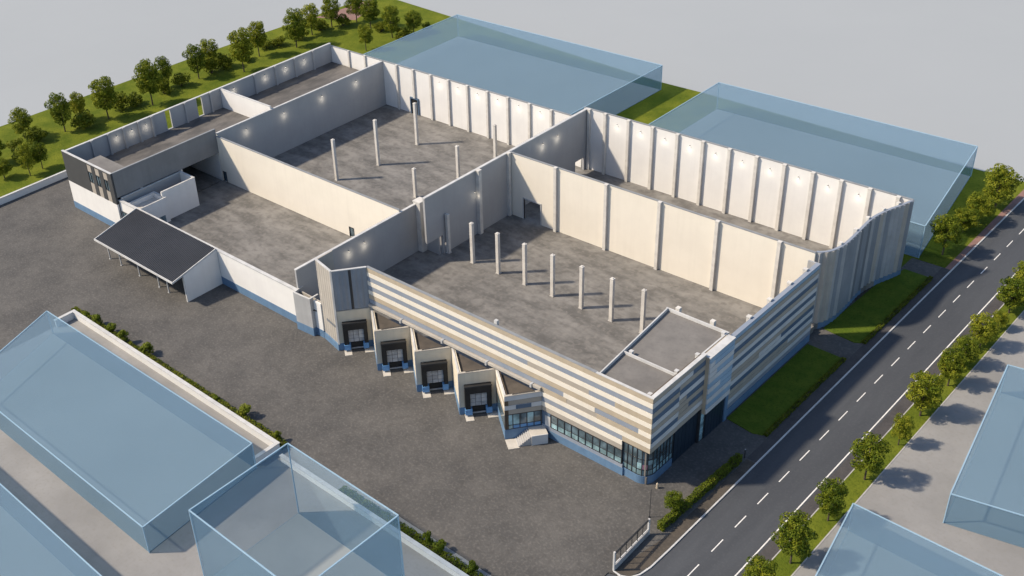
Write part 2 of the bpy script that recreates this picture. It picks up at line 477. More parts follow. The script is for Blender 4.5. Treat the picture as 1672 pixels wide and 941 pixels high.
def wall_lamp(T, wall, pos, n, power=9.0):
    """small bracket lamp: housing and glowing lens, with its own light just below"""
    p = Vector(pos); n = Vector(n)
    b = MB(); s = Vector((abs(n.y), abs(n.x), 0)) * 0.06
    c = p + n * 0.14
    lo = c - s - n * 0.14; hi = c + s + n * 0.14
    b.box(min(lo.x, hi.x), max(lo.x, hi.x), min(lo.y, hi.y), max(lo.y, hi.y), p.z, p.z + 0.09)
    h = T.part('wall_lamp', b, 'frame', wall)
    ld = bpy.data.lights.new('wall_lamp_light', 'POINT')
    ld.energy = power * 2.0; ld.color = (1, 0.88, 0.70); ld.shadow_soft_size = 0.15
    lo_ = link('wall_lamp_light', ld)
    lo_.parent = wall
    lo_.location = p + n * 0.85 - Vector((0, 0, 0.75)) - Vector(T.loc)
    l = MB()
    l.box(min(lo.x, hi.x) + .01, max(lo.x, hi.x) - .01, min(lo.y, hi.y) + .01, max(lo.y, hi.y) - .01, p.z - 0.04, p.z + 0.001)
    # the lens stays in the lamp's own mesh level: joined as a second slot
    me = h.data
    bm = bmesh.new(); bm.from_mesh(me)
    me.materials.append(M['glow'])
    off = len(bm.verts)
    vs = [bm.verts.new((x - T.loc[0], y_ - T.loc[1], z - T.loc[2])) for x, y_, z in l.v]
    for f in l.f:
        ff = bm.faces.new([vs[i] for i in f]); ff.material_index = 1
    bm.to_mesh(me); bm.free()

FL = 1.2
# ------------------------------------------------------------------ side wing (far left block)
W = Thing('side_wing', 'long roofless two-storey side wing, dark grey upper front over white wall and blue base', 'building', (-68.4, 0, 0))
HW = 12.3
sw = W.part('wall', MB().box(-68.4, -51.3, 0, 0.4, 1.45, 6.0), 'white', label='white lower front wall')
W.part('plinth', MB().box(-68.43, -51.3, -0.03, 0.4, 0, 1.45), 'plinth', sw)
ops = [(-59.7, -58.1, 6.0, 12.0), (-57.0, -55.4, 6.0, 12.0), (-54.2, -52.6, 6.0, 12.0)]
cl = W.part('cladding', MB().opening_wall('x', -0.02, 0.38, -68.42, -51.28, 6.0, HW, ops), 'charcoal', label='dark grey upper front wall')
coping(W, cl, (-68.4, 0.18), (-51.3, 0.18), 0.4, HW)
for a, b, z0, z1 in ops:
    wf = W.part('window', MB().box(a, a + .12, 0, .2, z0, z1).box(b - .12, b, 0, .2, z0, z1).box(a + .12, b - .12, 0, .2, 8.25, 8.4).box(a + .12, b - .12, 0, .2, 10.4, 10.55).box((a + b) / 2 - .05, (a + b) / 2 + .05, 0, .2, 8.4, 10.4), 'frame')
    W.part('pane', MB().box(a + .12, b - .12, .1, .14, 8.4, 10.4), 'pane', wf)
    W.part('panel', MB().box(a + .12, b - .12, .02, .15, z0, 8.25), 'taupe', wf)
    W.part('panel', MB().box(a + .12, b - .12, .02, .15, 10.55, z1), 'taupe', wf)
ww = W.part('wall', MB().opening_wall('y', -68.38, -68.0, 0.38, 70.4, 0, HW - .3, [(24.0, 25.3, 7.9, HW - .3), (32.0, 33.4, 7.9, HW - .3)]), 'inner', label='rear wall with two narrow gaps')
W.part('coping', MB().box(-68.45, -67.95, .38, 70.4, HW - .29, HW - .16), 'coping', ww)
for yv in (6.4, 10.2, 13.8, 17.4, 20.6, 29.0, 35.6, 47.7, 53.6, 59.3, 64.8):
    pilaster(W, ww, 'y', yv, -68.0, 1, 7.7, HW - .35, w=.42, dpt=.35, m='inner')
for yv in (12.6, 16.2, 19.6, 42.4, 51.2, 57.1, 62.6):
    wall_lamp(W, ww, (-68.0, yv - 0.6, 10.9), (1, 0, 0), 12)
W.part('floor', MB().box(-68.0, -51.55, .38, 70.2, 7.45, 7.7), 'floor_dark')
W.part('floor', MB().box(-67.9, -51.6, .4, 24, 1.0, 1.19), 'floor')
dk = W.part('roof', MB().box(-60.2, -51.25, .39, 3.6, 12.0, 12.26), 'roofdeck', label='small flat roof over the stair bay')
st = W.part('wall', MB().box(-68.0, -51.5, 38.4, 38.75, 7.7, HW - .4), 'white', label='white cross wall')
coping(W, st, (-68.0, 38.57), (-51.62, 38.57), .35, HW - .4)
iw = W.part('wall', MB().box(-51.5, -51.2, .38, 24.2, 7.3, HW), 'grey', label='grey inner wall over an open undercroft')
W.part('coping', MB().box(-51.55, -51.15, .40, 24.2, HW, HW + .1), 'coping_grey', iw)
W.part('column', MB().box(-51.55, -51.15, 5.6, 6.0, 1.2, 7.3), 'pil')
W.part('column', MB().box(-51.55, -51.15, 14.8, 15.2, 1.2, 7.3), 'pil')
nw = W.part('wall', MB().box(-68.4, -51.3, 70.4, 70.75, 0, 11.4), 'white')
coping(W, nw, (-68.4, 70.57), (-51.3, 70.57), .35, 11.4, 'coping_grey')
for xv in (-62.0, -56.7):
    pilaster(W, nw, 'x', xv, 70.4, -1, 7.7, 11.4, w=.45, dpt=.35)
W.part('wall', MB().box(-67.9, -51.6, 24.2, 24.5, 0, 7.45), 'white')

# ------------------------------------------------------------------ cream hall (left hall)
Hh = Thing('cream_hall', 'large roofless hall with cream front wall and six free columns inside', 'building', (-51, 24, 0))
HC = 10.75
Hh.part('floor', MB().prism([(-51.1, 24.5), (-1.0, 24.5), (-1.0, 30.0), (3.3, 30.0), (3.3, 70.5), (-51.1, 70.5)], 0.1, FL), 'floor', label='stained grey concrete floor')
cw = Hh.part('wall', MB().opening_wall('x', 24.2, 24.55, -51.5, -0.95, 0, HC, [(-50.9, -49.8, FL, 3.4), (-14.2, -12.9, FL, 3.2)]), 'cream', label='long sunlit cream wall')
coping(Hh, cw, (-51.5, 24.37), (-0.95, 24.37), .35, HC, 'coping_grey', h=.08)
for a, b, z in ((-50.9, -49.8, 3.4), (-14.2, -12.9, 3.2)):
    dr = Hh.part('door', MB().box(a, a + .12, 24.15, 24.5, FL, z).box(b - .12, b, 24.15, 24.5, FL, z).box(a + .12, b - .12, 24.15, 24.5, z - .12, z), 'frame')
    Hh.part('pane', MB().box(a + .12, b - .12, 24.3, 24.4, FL, z - .12), 'pane', dr)
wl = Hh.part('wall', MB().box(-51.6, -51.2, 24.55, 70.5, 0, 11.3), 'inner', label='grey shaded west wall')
coping(Hh, wl, (-51.4, 24.3), (-51.4, 70.6), .4, 11.3)
for yv in (31.5, 41.5, 52, 62):
    wall_lamp(Hh, wl, (-51.2, yv, 9.6), (1, 0, 0), 12)
bw = Hh.part('wall', MB().opening_wall('x', 70.5, 70.85, -51.3, 2.4, 0, 11.35, [(-43.1, -41.0, FL, 4.9)]), 'white', label='white rear wall')
coping(Hh, bw, (-51.3, 70.67), (2.4, 70.67), .35, 11.35, 'coping_grey', h=.1)
for xv in (-46.9, -41.9, -36.8, -31.7, -26.4, -21.0, -15.6, -10.1, -4.7):
    pilaster(Hh, bw, 'x', xv, 70.5, -1, FL if xv != -41.9 else 5.0, 11.3)
for xv in (-34.3, -29.1, -23.7, -18.3, -12.9, -7.5):
    wall_lamp(Hh, bw, (xv, 70.5, 10.3), (0, -1, 0), 6)
dd = Hh.part('dark_door', MB().box(-43.3, -40.8, 70.2, 70.6, 4.7, 5.0).box(-43.3, -43.05, 70.2, 70.6, FL, 4.7).box(-41.05, -40.8, 70.2, 70.6, FL, 4.7), 'navy')
Hh.part('pane', MB().box(-43.05, -41.05, 70.4, 70.5, FL, 4.7), 'black', dd)

# ------------------------------------------------------------------ yard wing (front left)
Y = Thing('loading_yard', 'open walled yard with bare concrete floor behind long white wall with blue base', 'building', (-51, 0, 0))
Y.part('floor', MB().prism([(-51.2, 0.9), (-1.05, 0.9), (-1.05, 24.2), (-51.2, 24.2)], 0.1, FL), 'floor')
fw = Y.part('wall', MB().opening_wall('x', 0.55, 0.9, -51.3, -0.85, 1.5, 6.6, [(-51.0, -49.1, 2.2, 4.6)]), 'white', label='long white front wall')
Y.part('plinth', MB().box(-51.3, -0.85, .52, .9, 0, 1.5), 'plinth', fw)
coping(Y, fw, (-51.3, .72), (-0.85, .72), .35, 6.6, h=.2, ov=.1)
wn_ = Y.part('window', MB().box(-51.0, -50.9, .5, .7, 2.2, 4.6).box(-49.2, -49.1, .5, .7, 2.2, 4.6).box(-50.9, -49.2, .5, .7, 4.5, 4.6).box(-50.9, -49.2, .5, .7, 2.2, 2.3).box(-50.1, -50.02, .52, .68, 2.3, 4.5), 'frame')
Y.part('pane', MB().box(-50.9, -49.2, .56, .62, 2.3, 4.5), 'pane', wn_)
nk = Y.part('wall', MB().prism([(-.85, 1.0), (-.55, -.38), (3.12, -.12), (3.12, .6), (2.9, .6), (2.9, .12), (-.35, -.12), (-.6, 1.0)], 1.5, 6.9), 'corr_light', label='grey projecting corner box')
Y.part('plinth', MB().prism([(-.88, 1.0), (-.58, -.41), (3.15, -.15), (3.15, .6), (2.9, .6), (2.9, .12), (-.35, -.12), (-.6, 1.0)], 0, 1.5), 'plinth', nk)
Y.part('coping', MB().bar((-.45, -.25), (3.1, .0), .27, 6.9, 7.0).bar((-.45, -.3), (-.78, 1.9), .27, 6.9, 7.01).bar((3.0, .0), (3.0, 1.7), .24, 6.9, 7.015), 'coping', nk)
nk2 = Y.part('wall', MB().box(3.15, 4.8, .55, .85, 1.4, 6.4), 'white')
Y.part('plinth', MB().box(3.15, 4.82, .52, .85, 0, 1.4), 'plinth', nk2)
Y.part('floor', MB().prism([(-.5, .95), (-.3, -.05), (2.9, .2), (4.6, .9)], 4.6, 4.8), 'dockroof')
# pair of white box rooms inside the yard
S1 = Thing('box_room', 'taller open-topped white box room against the grey side wing', 'building', (-50, 8, FL), 'open-topped box rooms in the yard')
a1 = S1.part('wall', MB().box(-46.8, -46.45, 6.9, 14.6, FL, 7.15), 'white')
a2 = S1.part('wall', MB().box(-51.1, -46.8, 14.25, 14.6, FL, 7.14), 'white')
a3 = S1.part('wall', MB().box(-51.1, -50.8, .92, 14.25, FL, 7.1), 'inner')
S1.part('coping', MB().box(-46.82, -46.43, 6.9, 14.65, 7.15, 7.23), 'coping', a1)
S1.part('coping', MB().box(-51.15, -46.86, 14.2, 14.65, 7.14, 7.24), 'coping', a2)
S1.part('coping', MB().box(-51.12, -50.75, .95, 14.19, 7.1, 7.2), 'coping', a3)
S1.part('floor', MB().box(-50.8, -46.8, .95, 14.25, 3.4, 3.6), 'floor_dark')
S2 = Thing('box_room', 'smaller lower box room with shallow beige top beside the front wall', 'building', (-48, 4, FL), 'open-topped box rooms in the yard')
b1 = S2.part('wall', MB().opening_wall('y', -46.0, -45.75, .92, 7.3, FL, 6.2, [(3.6, 6.4, FL, 2.9)]), 'white')
S2.part('door', MB().box(-45.9, -45.8, 3.6, 6.4, FL, 2.9), 'pane', b1)
b2 = S2.part('wall', MB().box(-49.4, -46.0, 6.95, 7.3, FL, 6.18), 'white')
b3 = S2.part('wall', MB().box(-49.7, -49.4, .92, 7.3, FL, 6.16), 'white')
S2.part('coping', MB().box(-46.02, -45.73, .95, 7.32, 6.2, 6.28), 'coping', b1)
S2.part('coping', MB().box(-49.35, -46.06, 6.9, 7.35, 6.18, 6.3), 'coping', b2)
S2.part('coping', MB().box(-49.75, -49.36, .95, 7.35, 6.16, 6.28), 'coping', b3)
S2.part('floor', MB().box(-49.4, -46.0, .95, 6.95, 5.1, 5.3), 'pad')

# ------------------------------------------------------------------ canopy
C = Thing('loading_canopy', 'lean-to canopy with black ribbed roof on thin steel posts', 'canopy', (-33, -4, 0))
def rz(yv): return 6.95 + (yv - .4) * 0.225
rf = MB()
x0, x1, ya, yb = -45.2, -21.5, -9.0, 0.45
n = 60
for i in range(n):
    xa = x0 + (x1 - x0) * i / n; xb = x0 + (x1 - x0) * (i + 1) / n; xm = xa + (xb - xa) * .55
    rf.prism([(xa, ya), (xm, ya), (xm, yb), (xa, yb)], [rz(ya) - .1, rz(ya) - .1, rz(yb) - .1, rz(yb) - .1], [rz(ya), rz(ya), rz(yb), rz(yb)])
    rf.prism([(xm, ya), (xb, ya), (xb, yb), (xm, yb)], [rz(ya) - .1, rz(ya) - .1, rz(yb) - .1, rz(yb) - .1], [rz(ya) + .07, rz(ya) + .07, rz(yb) + .07, rz(yb) + .07])
ro = C.part('roof', rf, 'roofsheet')
C.part('fascia', MB().beam((x0 - .1, ya - .08, rz(ya) - .02), (x1 + .1, ya - .08, rz(ya) - .02), .16, .36).beam((x1 + .06, ya, rz(ya)), (x1 + .06, yb, rz(yb)), .14, .34).beam((x0 - .06, ya, rz(ya)), (x0 - .06, yb, rz(yb)), .14, .3), 'coping', ro)
C.part('beam', MB().box(x0 + .2, x1 - .2, -7.2, -6.95, rz(-7) - .5, rz(-7) - .16), 'steel')
for xv in (-45.0, -41.2, -35.4, -29.4, -26.6):
    xv = max(xv, x0 + .3)
    C.part('post', MB().box(xv - .09, xv + .09, -7.2, -7.02, 0, rz(-7) - .5).box(xv - .2, xv + .2, -7.3, -6.9, 0, .06), 'steel')
sd = C.part('side_wall', MB().prism([(-21.62, -6.85), (-21.4, -6.85), (-21.4, .5), (-21.62, .5)], 0, [rz(-6.85) - .15, rz(-6.85) - .15, rz(.5) - .15, rz(.5) - .15]), 'white')
C.part('edge_trim', MB().box(-21.68, -21.34, -6.95, -6.85, 0, rz(-6.85) - .15), 'coping', sd)

# ------------------------------------------------------------------ low mid wall and striped hall
S = Thing('striped_hall', 'big roofless main hall with striped tan, cream and blue-grey facades', 'building', (33, 25, 0))
HS = 13.5
S.part('floor', MB().prism([(-.9, 1.0), (10, 1.0), (12.6, 4.4), (61.9, 4.4), (61.9, 48.2), (3.3, 48.2), (3.3, 30), (-.9, 30)], .1, FL), 'floor')
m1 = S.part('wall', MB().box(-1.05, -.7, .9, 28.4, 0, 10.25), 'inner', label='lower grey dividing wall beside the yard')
S.part('coping', MB().box(-1.12, -.63, .9, 28.4, 10.25, 10.41), 'coping', m1)
for yv in (12.0, 15.6): wall_lamp(S, m1, (-.7, yv, 8.6), (1, 0, 0), 14)
S.part('pier', MB().box(-1.2, .3, 28.0, 29.6, 0, 10.7).box(-1.28, .38, 27.92, 29.68, 10.7, 10.95), 'pil')
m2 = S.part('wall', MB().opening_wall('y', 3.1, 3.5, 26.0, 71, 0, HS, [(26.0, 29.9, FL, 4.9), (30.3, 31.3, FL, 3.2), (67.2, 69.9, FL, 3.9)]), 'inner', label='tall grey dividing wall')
S.part('coping', MB().box(3.04, 3.56, 26.0, 71.1, HS, HS + .16), 'coping', m2)
S.part('wall', MB().box(.3, 3.1, 29.2, 29.5, .2, 10.4), 'inner')
pilaster(S, m2, 'y', 39.2, 3.5, 1, FL, HS, w=.75, dpt=.7)
pilaster(S, m2, 'y', 47.4, 3.5, 1, FL, HS, w=.6, dpt=.5)
for yv in (57.2, 61.6): wall_lamp(S, m2, (3.5, yv, 11.6), (1, 0, 0), 14)
wall_lamp(S, m2, (3.5, 38.4, 9.6), (1, 0, 0), 6)
pw = S.part('wall', MB().opening_wall('x', 47.9, 48.25, 3.5, 60.6, 0, HS, [(6.65, 10.4, FL, 5.3)]), 'cream', label='long cream partition wall')
coping(S, pw, (3.5, 48.07), (60.6, 48.07), .35, HS, 'coping_grey', h=.1)
for xv in (13.87, 24.33, 34.6, 44.9, 55.2):
    pilaster(S, pw, 'x', xv, 47.9, -1, FL, HS, w=.55, dpt=.5)
S.part('door_frame', MB().box(6.45, 6.65, 47.8, 48.3, FL, 5.3).box(10.4, 10.6, 47.8, 48.3, FL, 5.3).box(6.45, 10.6, 47.8, 48.3, 5.3, 5.5), 'steel', pw)

# striped front: thirteen board courses, each 0.79 m
PT = 0.79; ZT = 14.35
names = ['tan', 'pale', 'blueg', 'taupe', 'navy', 'sky_board', 'silver', 'joint']
IDX = {k: i for i, k in enumerate(names)}
front_rows = [
    [(12.5, 62.44, 'tan')], [(12.5, 62.44, 'pale')], [(12.5, 62.44, 'blueg')], [(12.5, 62.44, 'pale')],
    [(12.5, 43, 'blueg'), (43, 53, 'taupe'), (53, 57, 'blueg'), (57, 62.44, 'tan')], [(12.5, 62.44, 'pale')], [(12.5, 62.44, 'tan')],
    [(12.5, 49.0, 'blueg'), (49.0, 54.0, 'pale'), (54.0, 60.6, 'blueg'), (60.6, 62.44, 'pale')],
    [(45.4, 49.5, 'tan'), (49.5, 54.3, 'taupe'), (54.3, 62.44, 'tan')], [(45.4, 62.44, 'pale')], [(45.4, 58.3, 'blueg'), (58.3, 62.44, 'tan')],
    [(45.4, 58.3, 'pale')], [(45.4, 58.3, 'taupe')]]
fb = MB()
for r, row in enumerate(front_rows):
    zt = ZT - PT * r
    for a, b, c in row:
        if c == 'pale' and r in (9, 11): pass
        pr = 0.035 if c in ('pale',) else (0.02 if c == 'tan' else 0.0)
        fb.box(a + .004, b - .004, 3.98 - pr, 4.12, zt - PT + .07, zt, IDX[c])
fw_ = S.part('wall', MB().box(12.5, 61.95, 4.1, 4.4, 7.4, ZT - .02).box(45.4, 58.3, 4.1, 4.4, 4.08, 7.4).box(58.3, 61.95, 4.1, 4.4, 5.62, 7.4), 'joint', label='striped front facade')
S.part('cladding_boards', fb, names, fw_)
S.part('coping', MB().box(12.4, 54.0, 3.95, 4.42, ZT, ZT + .07), 'coping_grey', fw_)
S.part('coping', MB().box(54.0, 62.5, 3.93, 4.3, ZT, ZT + .09), 'coping', fw_)
S.part('eave_trim', MB().box(12.5, 45.4, 3.6, 4.2, 7.62, 7.98), 'corr_beige', fw_)
for xv in (19.4, 27.7, 36.0, 43.9):
    S.part('bracket', MB().box(xv - .15, xv + .15, 3.45, 4.05, 7.5, 8.06), 'steel', fw_)
# ground floor front: windows over the blue plinth
S.part('plinth', MB().box(45.4, 58.6, 3.9, 4.3, 0, 1.25), 'plinth', fw_)
S.part('sill_band', MB().box(45.4, 58.5, 3.93, 4.3, 1.25, 1.8), 'blueg', fw_)
fr = MB().box(46.9, 58.3, 3.96, 4.14, 4.0, 4.08).box(46.9, 58.3, 3.96, 4.14, 1.8, 1.9)
nx = 10
for i in range(nx + 1):
    xv = 46.9 + (58.3 - 46.9) * i / nx
    fr.box(xv - .05, xv + .05, 3.95, 4.15, 1.9, 4.0)
fr.box(46.9, 58.3, 3.97, 4.13, 2.72, 2.78)
rb = S.part('window', fr, 'frame', fw_, label='ribbon of ten dark-framed panes')
rp = MB()
for i in range(nx):
    a = 46.9 + (58.3 - 46.9) * i / nx; b = 46.9 + (58.3 - 46.9) * (i + 1) / nx
    rp.box(a + .05, b - .05, 4.03, 4.07, 1.9, 2.72, 1)
    rp.box(a + .05, b - .05, 4.03, 4.07, 2.78, 4.0, 0)
S.part('lintel', MB().box(45.4, 46.9, 4.0, 4.3, 3.5, 4.08), 'navy', fw_)
pd = S.part('door', MB().box(45.95, 46.85, 3.98, 4.06, 1.75, 3.5), 'coping', fw_, label='white entrance door')
S.part('wall', MB().box(45.4, 45.94, 4.0, 4.3, 1.8, 3.5), 'navy', fw_)
# window panes are the pieces of the ribbon itself
me = rb.data
bm = bmesh.new(); bm.from_mesh(me)
me.materials.append(M['pane']); me.materials.append(M['pane_teal'])
vs = [bm.verts.new((x - S.loc[0], y_ - S.loc[1], z - S.loc[2])) for x, y_, z in rp.v]
for f, mi in zip(rp.f, rp.m):
    q = bm.faces.new([vs[i] for i in f]); q.material_index = 1 + mi
bm.to_mesh(me); bm.free()
# rounded corner glazing
def arc(r0):
    P = [(58.35, 4.25 - r0)]
    cx_, cy_, r = 60.6, 5.75, 1.6 + r0
    for i in range(13):
        a_ = -math.pi / 2 + (math.pi / 2) * i / 12
        P.append((cx_ + r * math.cos(a_), cy_ + r * math.sin(a_)))
    P.append((62.2 + r0, 9.6))
    return P
def strip(b, inner, outer, z0, z1, mi=0):
    for i in range(len(inner) - 1):
        b.prism([outer[i], outer[i + 1], inner[i + 1], inner[i]], z0, z1, mi)
    return b
pl = S.part('plinth', strip(MB(), arc(-.2), arc(.12), 0, 1.3), 'plinth', label='curved blue base under corner glazing')
cg = MB(); strip(cg, arc(-.06), arc(0), 1.3, 5.62)
gz = S.part('glazing', cg, 'pane', label='rounded dark corner glazing')
fr = MB()
def along(P, s_):
    for i in range(len(P) - 1):
        a_, b_ = Vector(P[i]), Vector(P[i + 1]); L_ = (b_ - a_).length
        if s_ <= L_: return tuple(a_ + (b_ - a_) * s_ / L_), (b_ - a_).normalized()
        s_ -= L_
    return P[-1], (Vector(P[-1]) - Vector(P[-2])).normalized()
A0 = arc(.03)
LT = sum((Vector(A0[i + 1]) - Vector(A0[i])).length for i in range(len(A0) - 1))
nm = 12
for i in range(nm + 1):
    p, d_ = along(A0, LT * i / nm)
    fr.bar((p[0] - d_.x * .05, p[1] - d_.y * .05), (p[0] + d_.x * .05, p[1] + d_.y * .05), .12, 1.3, 5.6)
strip(fr, arc(-.02), arc(.05), 1.3, 1.4); strip(fr, arc(-.02), arc(.05), 2.2, 2.28); strip(fr, arc(-.02), arc(.05), 3.9, 3.98)
S.part('window_frame', fr, 'frame', gz)
pp = MB()
for i, c, z0, z1 in ((3, 0, 2.35, 3.3), (4, 1, 2.35, 3.1), (5, 0, 3.1, 3.8), (6, 0, 2.4, 3.6), (8, 0, 2.4, 3.2)):
    p, d_ = along(arc(.012), LT * (i + .5) / nm)
    pp.bar((p[0] - d_.x * .3, p[1] - d_.y * .3), (p[0] + d_.x * .3, p[1] + d_.y * .3), .02, z0, z1, c)
S.part('notice', pp, ['pane_teal', 'pinkp'], gz)
pp2 = MB()
for i in range(nm):
    p, d_ = along(arc(.008), LT * (i + .5) / nm)
    pp2.bar((p[0] - d_.x * .34, p[1] - d_.y * .34), (p[0] + d_.x * .34, p[1] + d_.y * .34), .012, 1.42, 2.18)
S.part('lower_pane', pp2, 'pane_teal', gz)
S.part('soffit', MB().prism([(58.3, 4.1), (61.9, 4.1), (62.2, 9.6), (58.3, 9.6)], 5.5, 5.6), 'joint')

# east facade sections
def side_boards(rows, x, ya, yb, zt, thick=.16, pt=PT):
    b = MB()
    rnd = random.Random(int(ya * 10))
    for r, seg in enumerate(rows):
        z1 = zt - pt * r
        if isinstance(seg, str): seg = [(0, 1, seg)]
        for a, c, nme in seg:
            pr = .03 if nme in ('silver', 'taupe') else 0
            b.box(x - thick, x + pr, ya + (yb - ya) * a + .004, ya + (yb - ya) * c - .004, z1 - pt + .06, z1, IDX[nme])
    return b
ea = S.part('wall', MB().box(61.7, 62.3, 4.12, 10.0, 5.6, 14.33), 'joint', label='striped corner bay of the east side')
S.part('cladding_boards', side_boards(['taupe', 'silver', 'navy', 'taupe', 'navy', 'silver', 'taupe', 'silver', 'navy', 'silver', 'taupe'], 62.45, 4.125, 10.0, ZT), names, ea)
S.part('coping', MB().box(61.95, 62.5, 4.1, 10.0, ZT, ZT + .135), 'coping', ea)
eb = S.part('wall', MB().box(61.7, 62.3, 10.02, 15.7, 5.5, 14.28), 'joint', label='second striped bay of the east side')
S.part('cladding_boards', side_boards([[(0, 1, 'taupe')], [(0, .5, 'silver'), (.5, 1, 'navy')], 'taupe', 'navy', 'silver', [(0, .3, 'taupe'), (.3, 1, 'navy')], 'taupe', [(0, .4, 'taupe'), (.4, 1, 'navy')], 'taupe', 'silver', 'taupe'], 62.4, 10.02, 15.9, ZT - .02), names, eb)
S.part('coping', MB().box(61.95, 62.5, 10.0, 15.9, ZT - .02, ZT + .11), 'coping', eb)
ec = S.part('wall', MB().box(61.7, 62.9, 15.9, 21.8, 4.8, 13.85), 'tan', label='pale blue projecting bay of the east side')
S.part('cladding_boards', side_boards([[(0, 1, 'sky_board')], [(0, .2, 'silver'), (.2, 1, 'sky_board')], [(0, 1, 'silver')], [(0, .3, 'silver'), (.3, 1, 'sky_board')], 'silver', 'sky_board', [(0, .5, 'silver'), (.5, 1, 'sky_board')], 'sky_board', 'silver', 'sky_board', 'silver'], 63.05, 15.92, 21.78, 13.9, pt=.82), names, ec)
S.part('coping', MB().box(62.0, 63.1, 15.85, 21.85, 13.9, 14.04), 'coping', ec)
ed = S.part('wall', MB().box(61.9, 62.3, 21.8, 45.8, 0, 13.3), 'joint', label='long striped east wall')
sd_rows = ['sky_board', 'taupe', 'silver', 'navy', 'taupe', 'silver', 'navy', 'silver', 'taupe', [(0, .35, 'taupe'), (.35, .6, 'silver'), (.6, 1, 'navy')], 'silver', 'navy', [(0, .7, 'taupe'), (.7, 1, 'silver')], 'taupe', 'silver', 'blueg']
S.part('cladding_boards', side_boards(sd_rows, 62.45, 21.82, 45.8, 13.35, pt=.756), names, ed)
S.part('coping', MB().box(61.85, 62.5, 21.86, 45.85, 13.35, 13.42), 'blueg', ed)
S.part('plinth', MB().box(62.2, 62.5, 21.82, 45.82, 0, 1.25), 'plinth', ed)
for yv in (27.7, 33.1, 38.5, 43.0): pilaster(S, ed, 'y', yv, 61.9, -1, FL, 13.5, w=.5, dpt=.5)
S.part('wall', MB().box(60.6, 62.3, 45.8, 46.1, 0, 13.3), 'corr_light', ed)
# dark sliding doors
for a, b, x_, z1 in ((10.1, 15.5, 62.15, 5.5), (16.9, 21.5, 62.6, 4.85)):
    dm = MB().box(x_ - .12, x_, a, b, 0.02, z1)
    for i in range(1, 6):
        yv = a + (b - a) * i / 6
        dm.box(x_, x_ + .025, yv - .03, yv + .03, 0.05, z1 - .05)
    S.part('sliding_door', dm, 'door_dark')
S.part('pier', MB().box(62.0, 62.5, 15.5, 15.75, 0, 5.5).box(62.0, 62.5, 16.65, 16.9, 0, 5.5), 'frame')
gb = MB()
for i in range(6): gb.box(62.2, 62.45, 15.75, 16.65, .1 + i * .9, .9 + i * .9)
S.part('window', gb, 'pane_teal', label='column of stacked small panes')
S.part('pier', MB().box(62.1, 62.75, 21.5, 22.2, 0.01, 4.8), 'plinth', label='blue door post')
# flat roofed corner office
of = S.part('roof', MB().prism([(54.0, 4.4), (61.7, 4.4), (61.7, 22.4), (52.3, 22.4)], FL, 13.45), 'roofdeck', label='flat grey roof of the corner office')
S.part('parapet', MB().bar((54.05, 4.45), (52.4, 22.6), .18, 1.2, 13.92), 'coping', of)
S.part('parapet', MB().bar((52.2, 22.55), (61.75, 22.45), .18, 1.2, 13.9), 'coping', of)
S.part('parapet', MB().bar((53.5, 10.65), (61.7, 10.6), .16, 13.4, 13.86), 'coping', of)
S.part('parapet', MB().box(61.5, 61.72, 4.4, 22.3, 13.4, 13.93), 'coping', of)
for x_, y_ in ((53.6, 23.3), (58.8, 23.4)): S.part('column', MB().box(x_ - .3, x_ + .3, y_ - .3, y_ + .3, FL, 14.05), 'pil')
for x_, y_ in ((54.5, 10.95), (61.2, 11.0), (61.3, 21.8), (61.3, 15.6), (61.3, 5.0)):
    S.part('roof_block', MB().box(x_ - .2, x_ + .2, y_ - .2, y_ + .2, 13.46, 14.05).box(x_ - .25, x_ + .25, y_ - .25, y_ + .25, 14.05, 14.13), 'coping', of)
S.part('post', MB().box(36.9, 37.4, 4.45, 4.9, FL, 14.9), 'coping')

# ------------------------------------------------------------------ narrow rear hall with the curved ribbed wall
Nn = Thing('rear_hall', 'narrow roofless rear hall with white wall and curved ribbed metal end', 'building', (33, 60, 0))
Nn.part('floor', MB().prism([(3.3, 48.2), (61.5, 48.2), (62.4, 51), (62.2, 61), (64, 70.97), (3.3, 70.97)], .1, FL), 'floor')
rw = Nn.part('wall', MB().box(2.6, 64.6, 70.95, 71.3, 0, HS + .05), 'white', label='tall white rear wall')
coping(Nn, rw, (2.6, 71.12), (64.6, 71.12), .35, HS + .05, 'coping_grey', h=.1)
for i, xv in enumerate((3.95, 7.6, 12.75, 17.9, 23.05, 28.2, 33.35, 38.45, 43.5, 48.5, 53.3, 58.0, 62.5)):
    pilaster(Nn, rw, 'x', xv, 70.95, -1, FL, HS, w=.55, dpt=.48)
for i in range(10):
    wall_lamp(Nn, rw, (10.2 + 5.12 * i, 70.95, 12.0), (0, -1, 0), 6)
cp = [(60.6, 48.3), (61.3, 48.75), (62.15, 50.0), (62.7, 52.2), (62.75, 55.0), (62.55, 58.5), (62.4, 61.5), (62.6, 63.8), (63.2, 66.3), (64.1, 69.0), (64.75, 71.35)]
def catmull(P, n=10):
    out = []
    Q = [P[0]] + P + [P[-1]]
    for i in range(1, len(Q) - 2):
        p0, p1, p2, p3 = [Vector(Q[i + j]) for j in (-1, 0, 1, 2)]
        for k_ in range(n):
            t = k_ / n
            out.append(.5 * ((2 * p1) + (p2 - p0) * t + (2 * p0 - 5 * p1 + 4 * p2 - p3) * t * t + (3 * p1 - p0 - 3 * p2 + p3) * t ** 3))
    out.append(Vector(P[-1]))
    return out
def resample(P, step):
    out = [Vector(P[0])]; acc = 0
    for a, b in zip(P[:-1], P[1:]):
        a, b = Vector(a), Vector(b); L_ = (b - a).length
        pos = step - acc
        while pos <= L_:
            out.append(a + (b - a) * pos / L_); pos += step
        acc = (acc + L_) % step
    return out
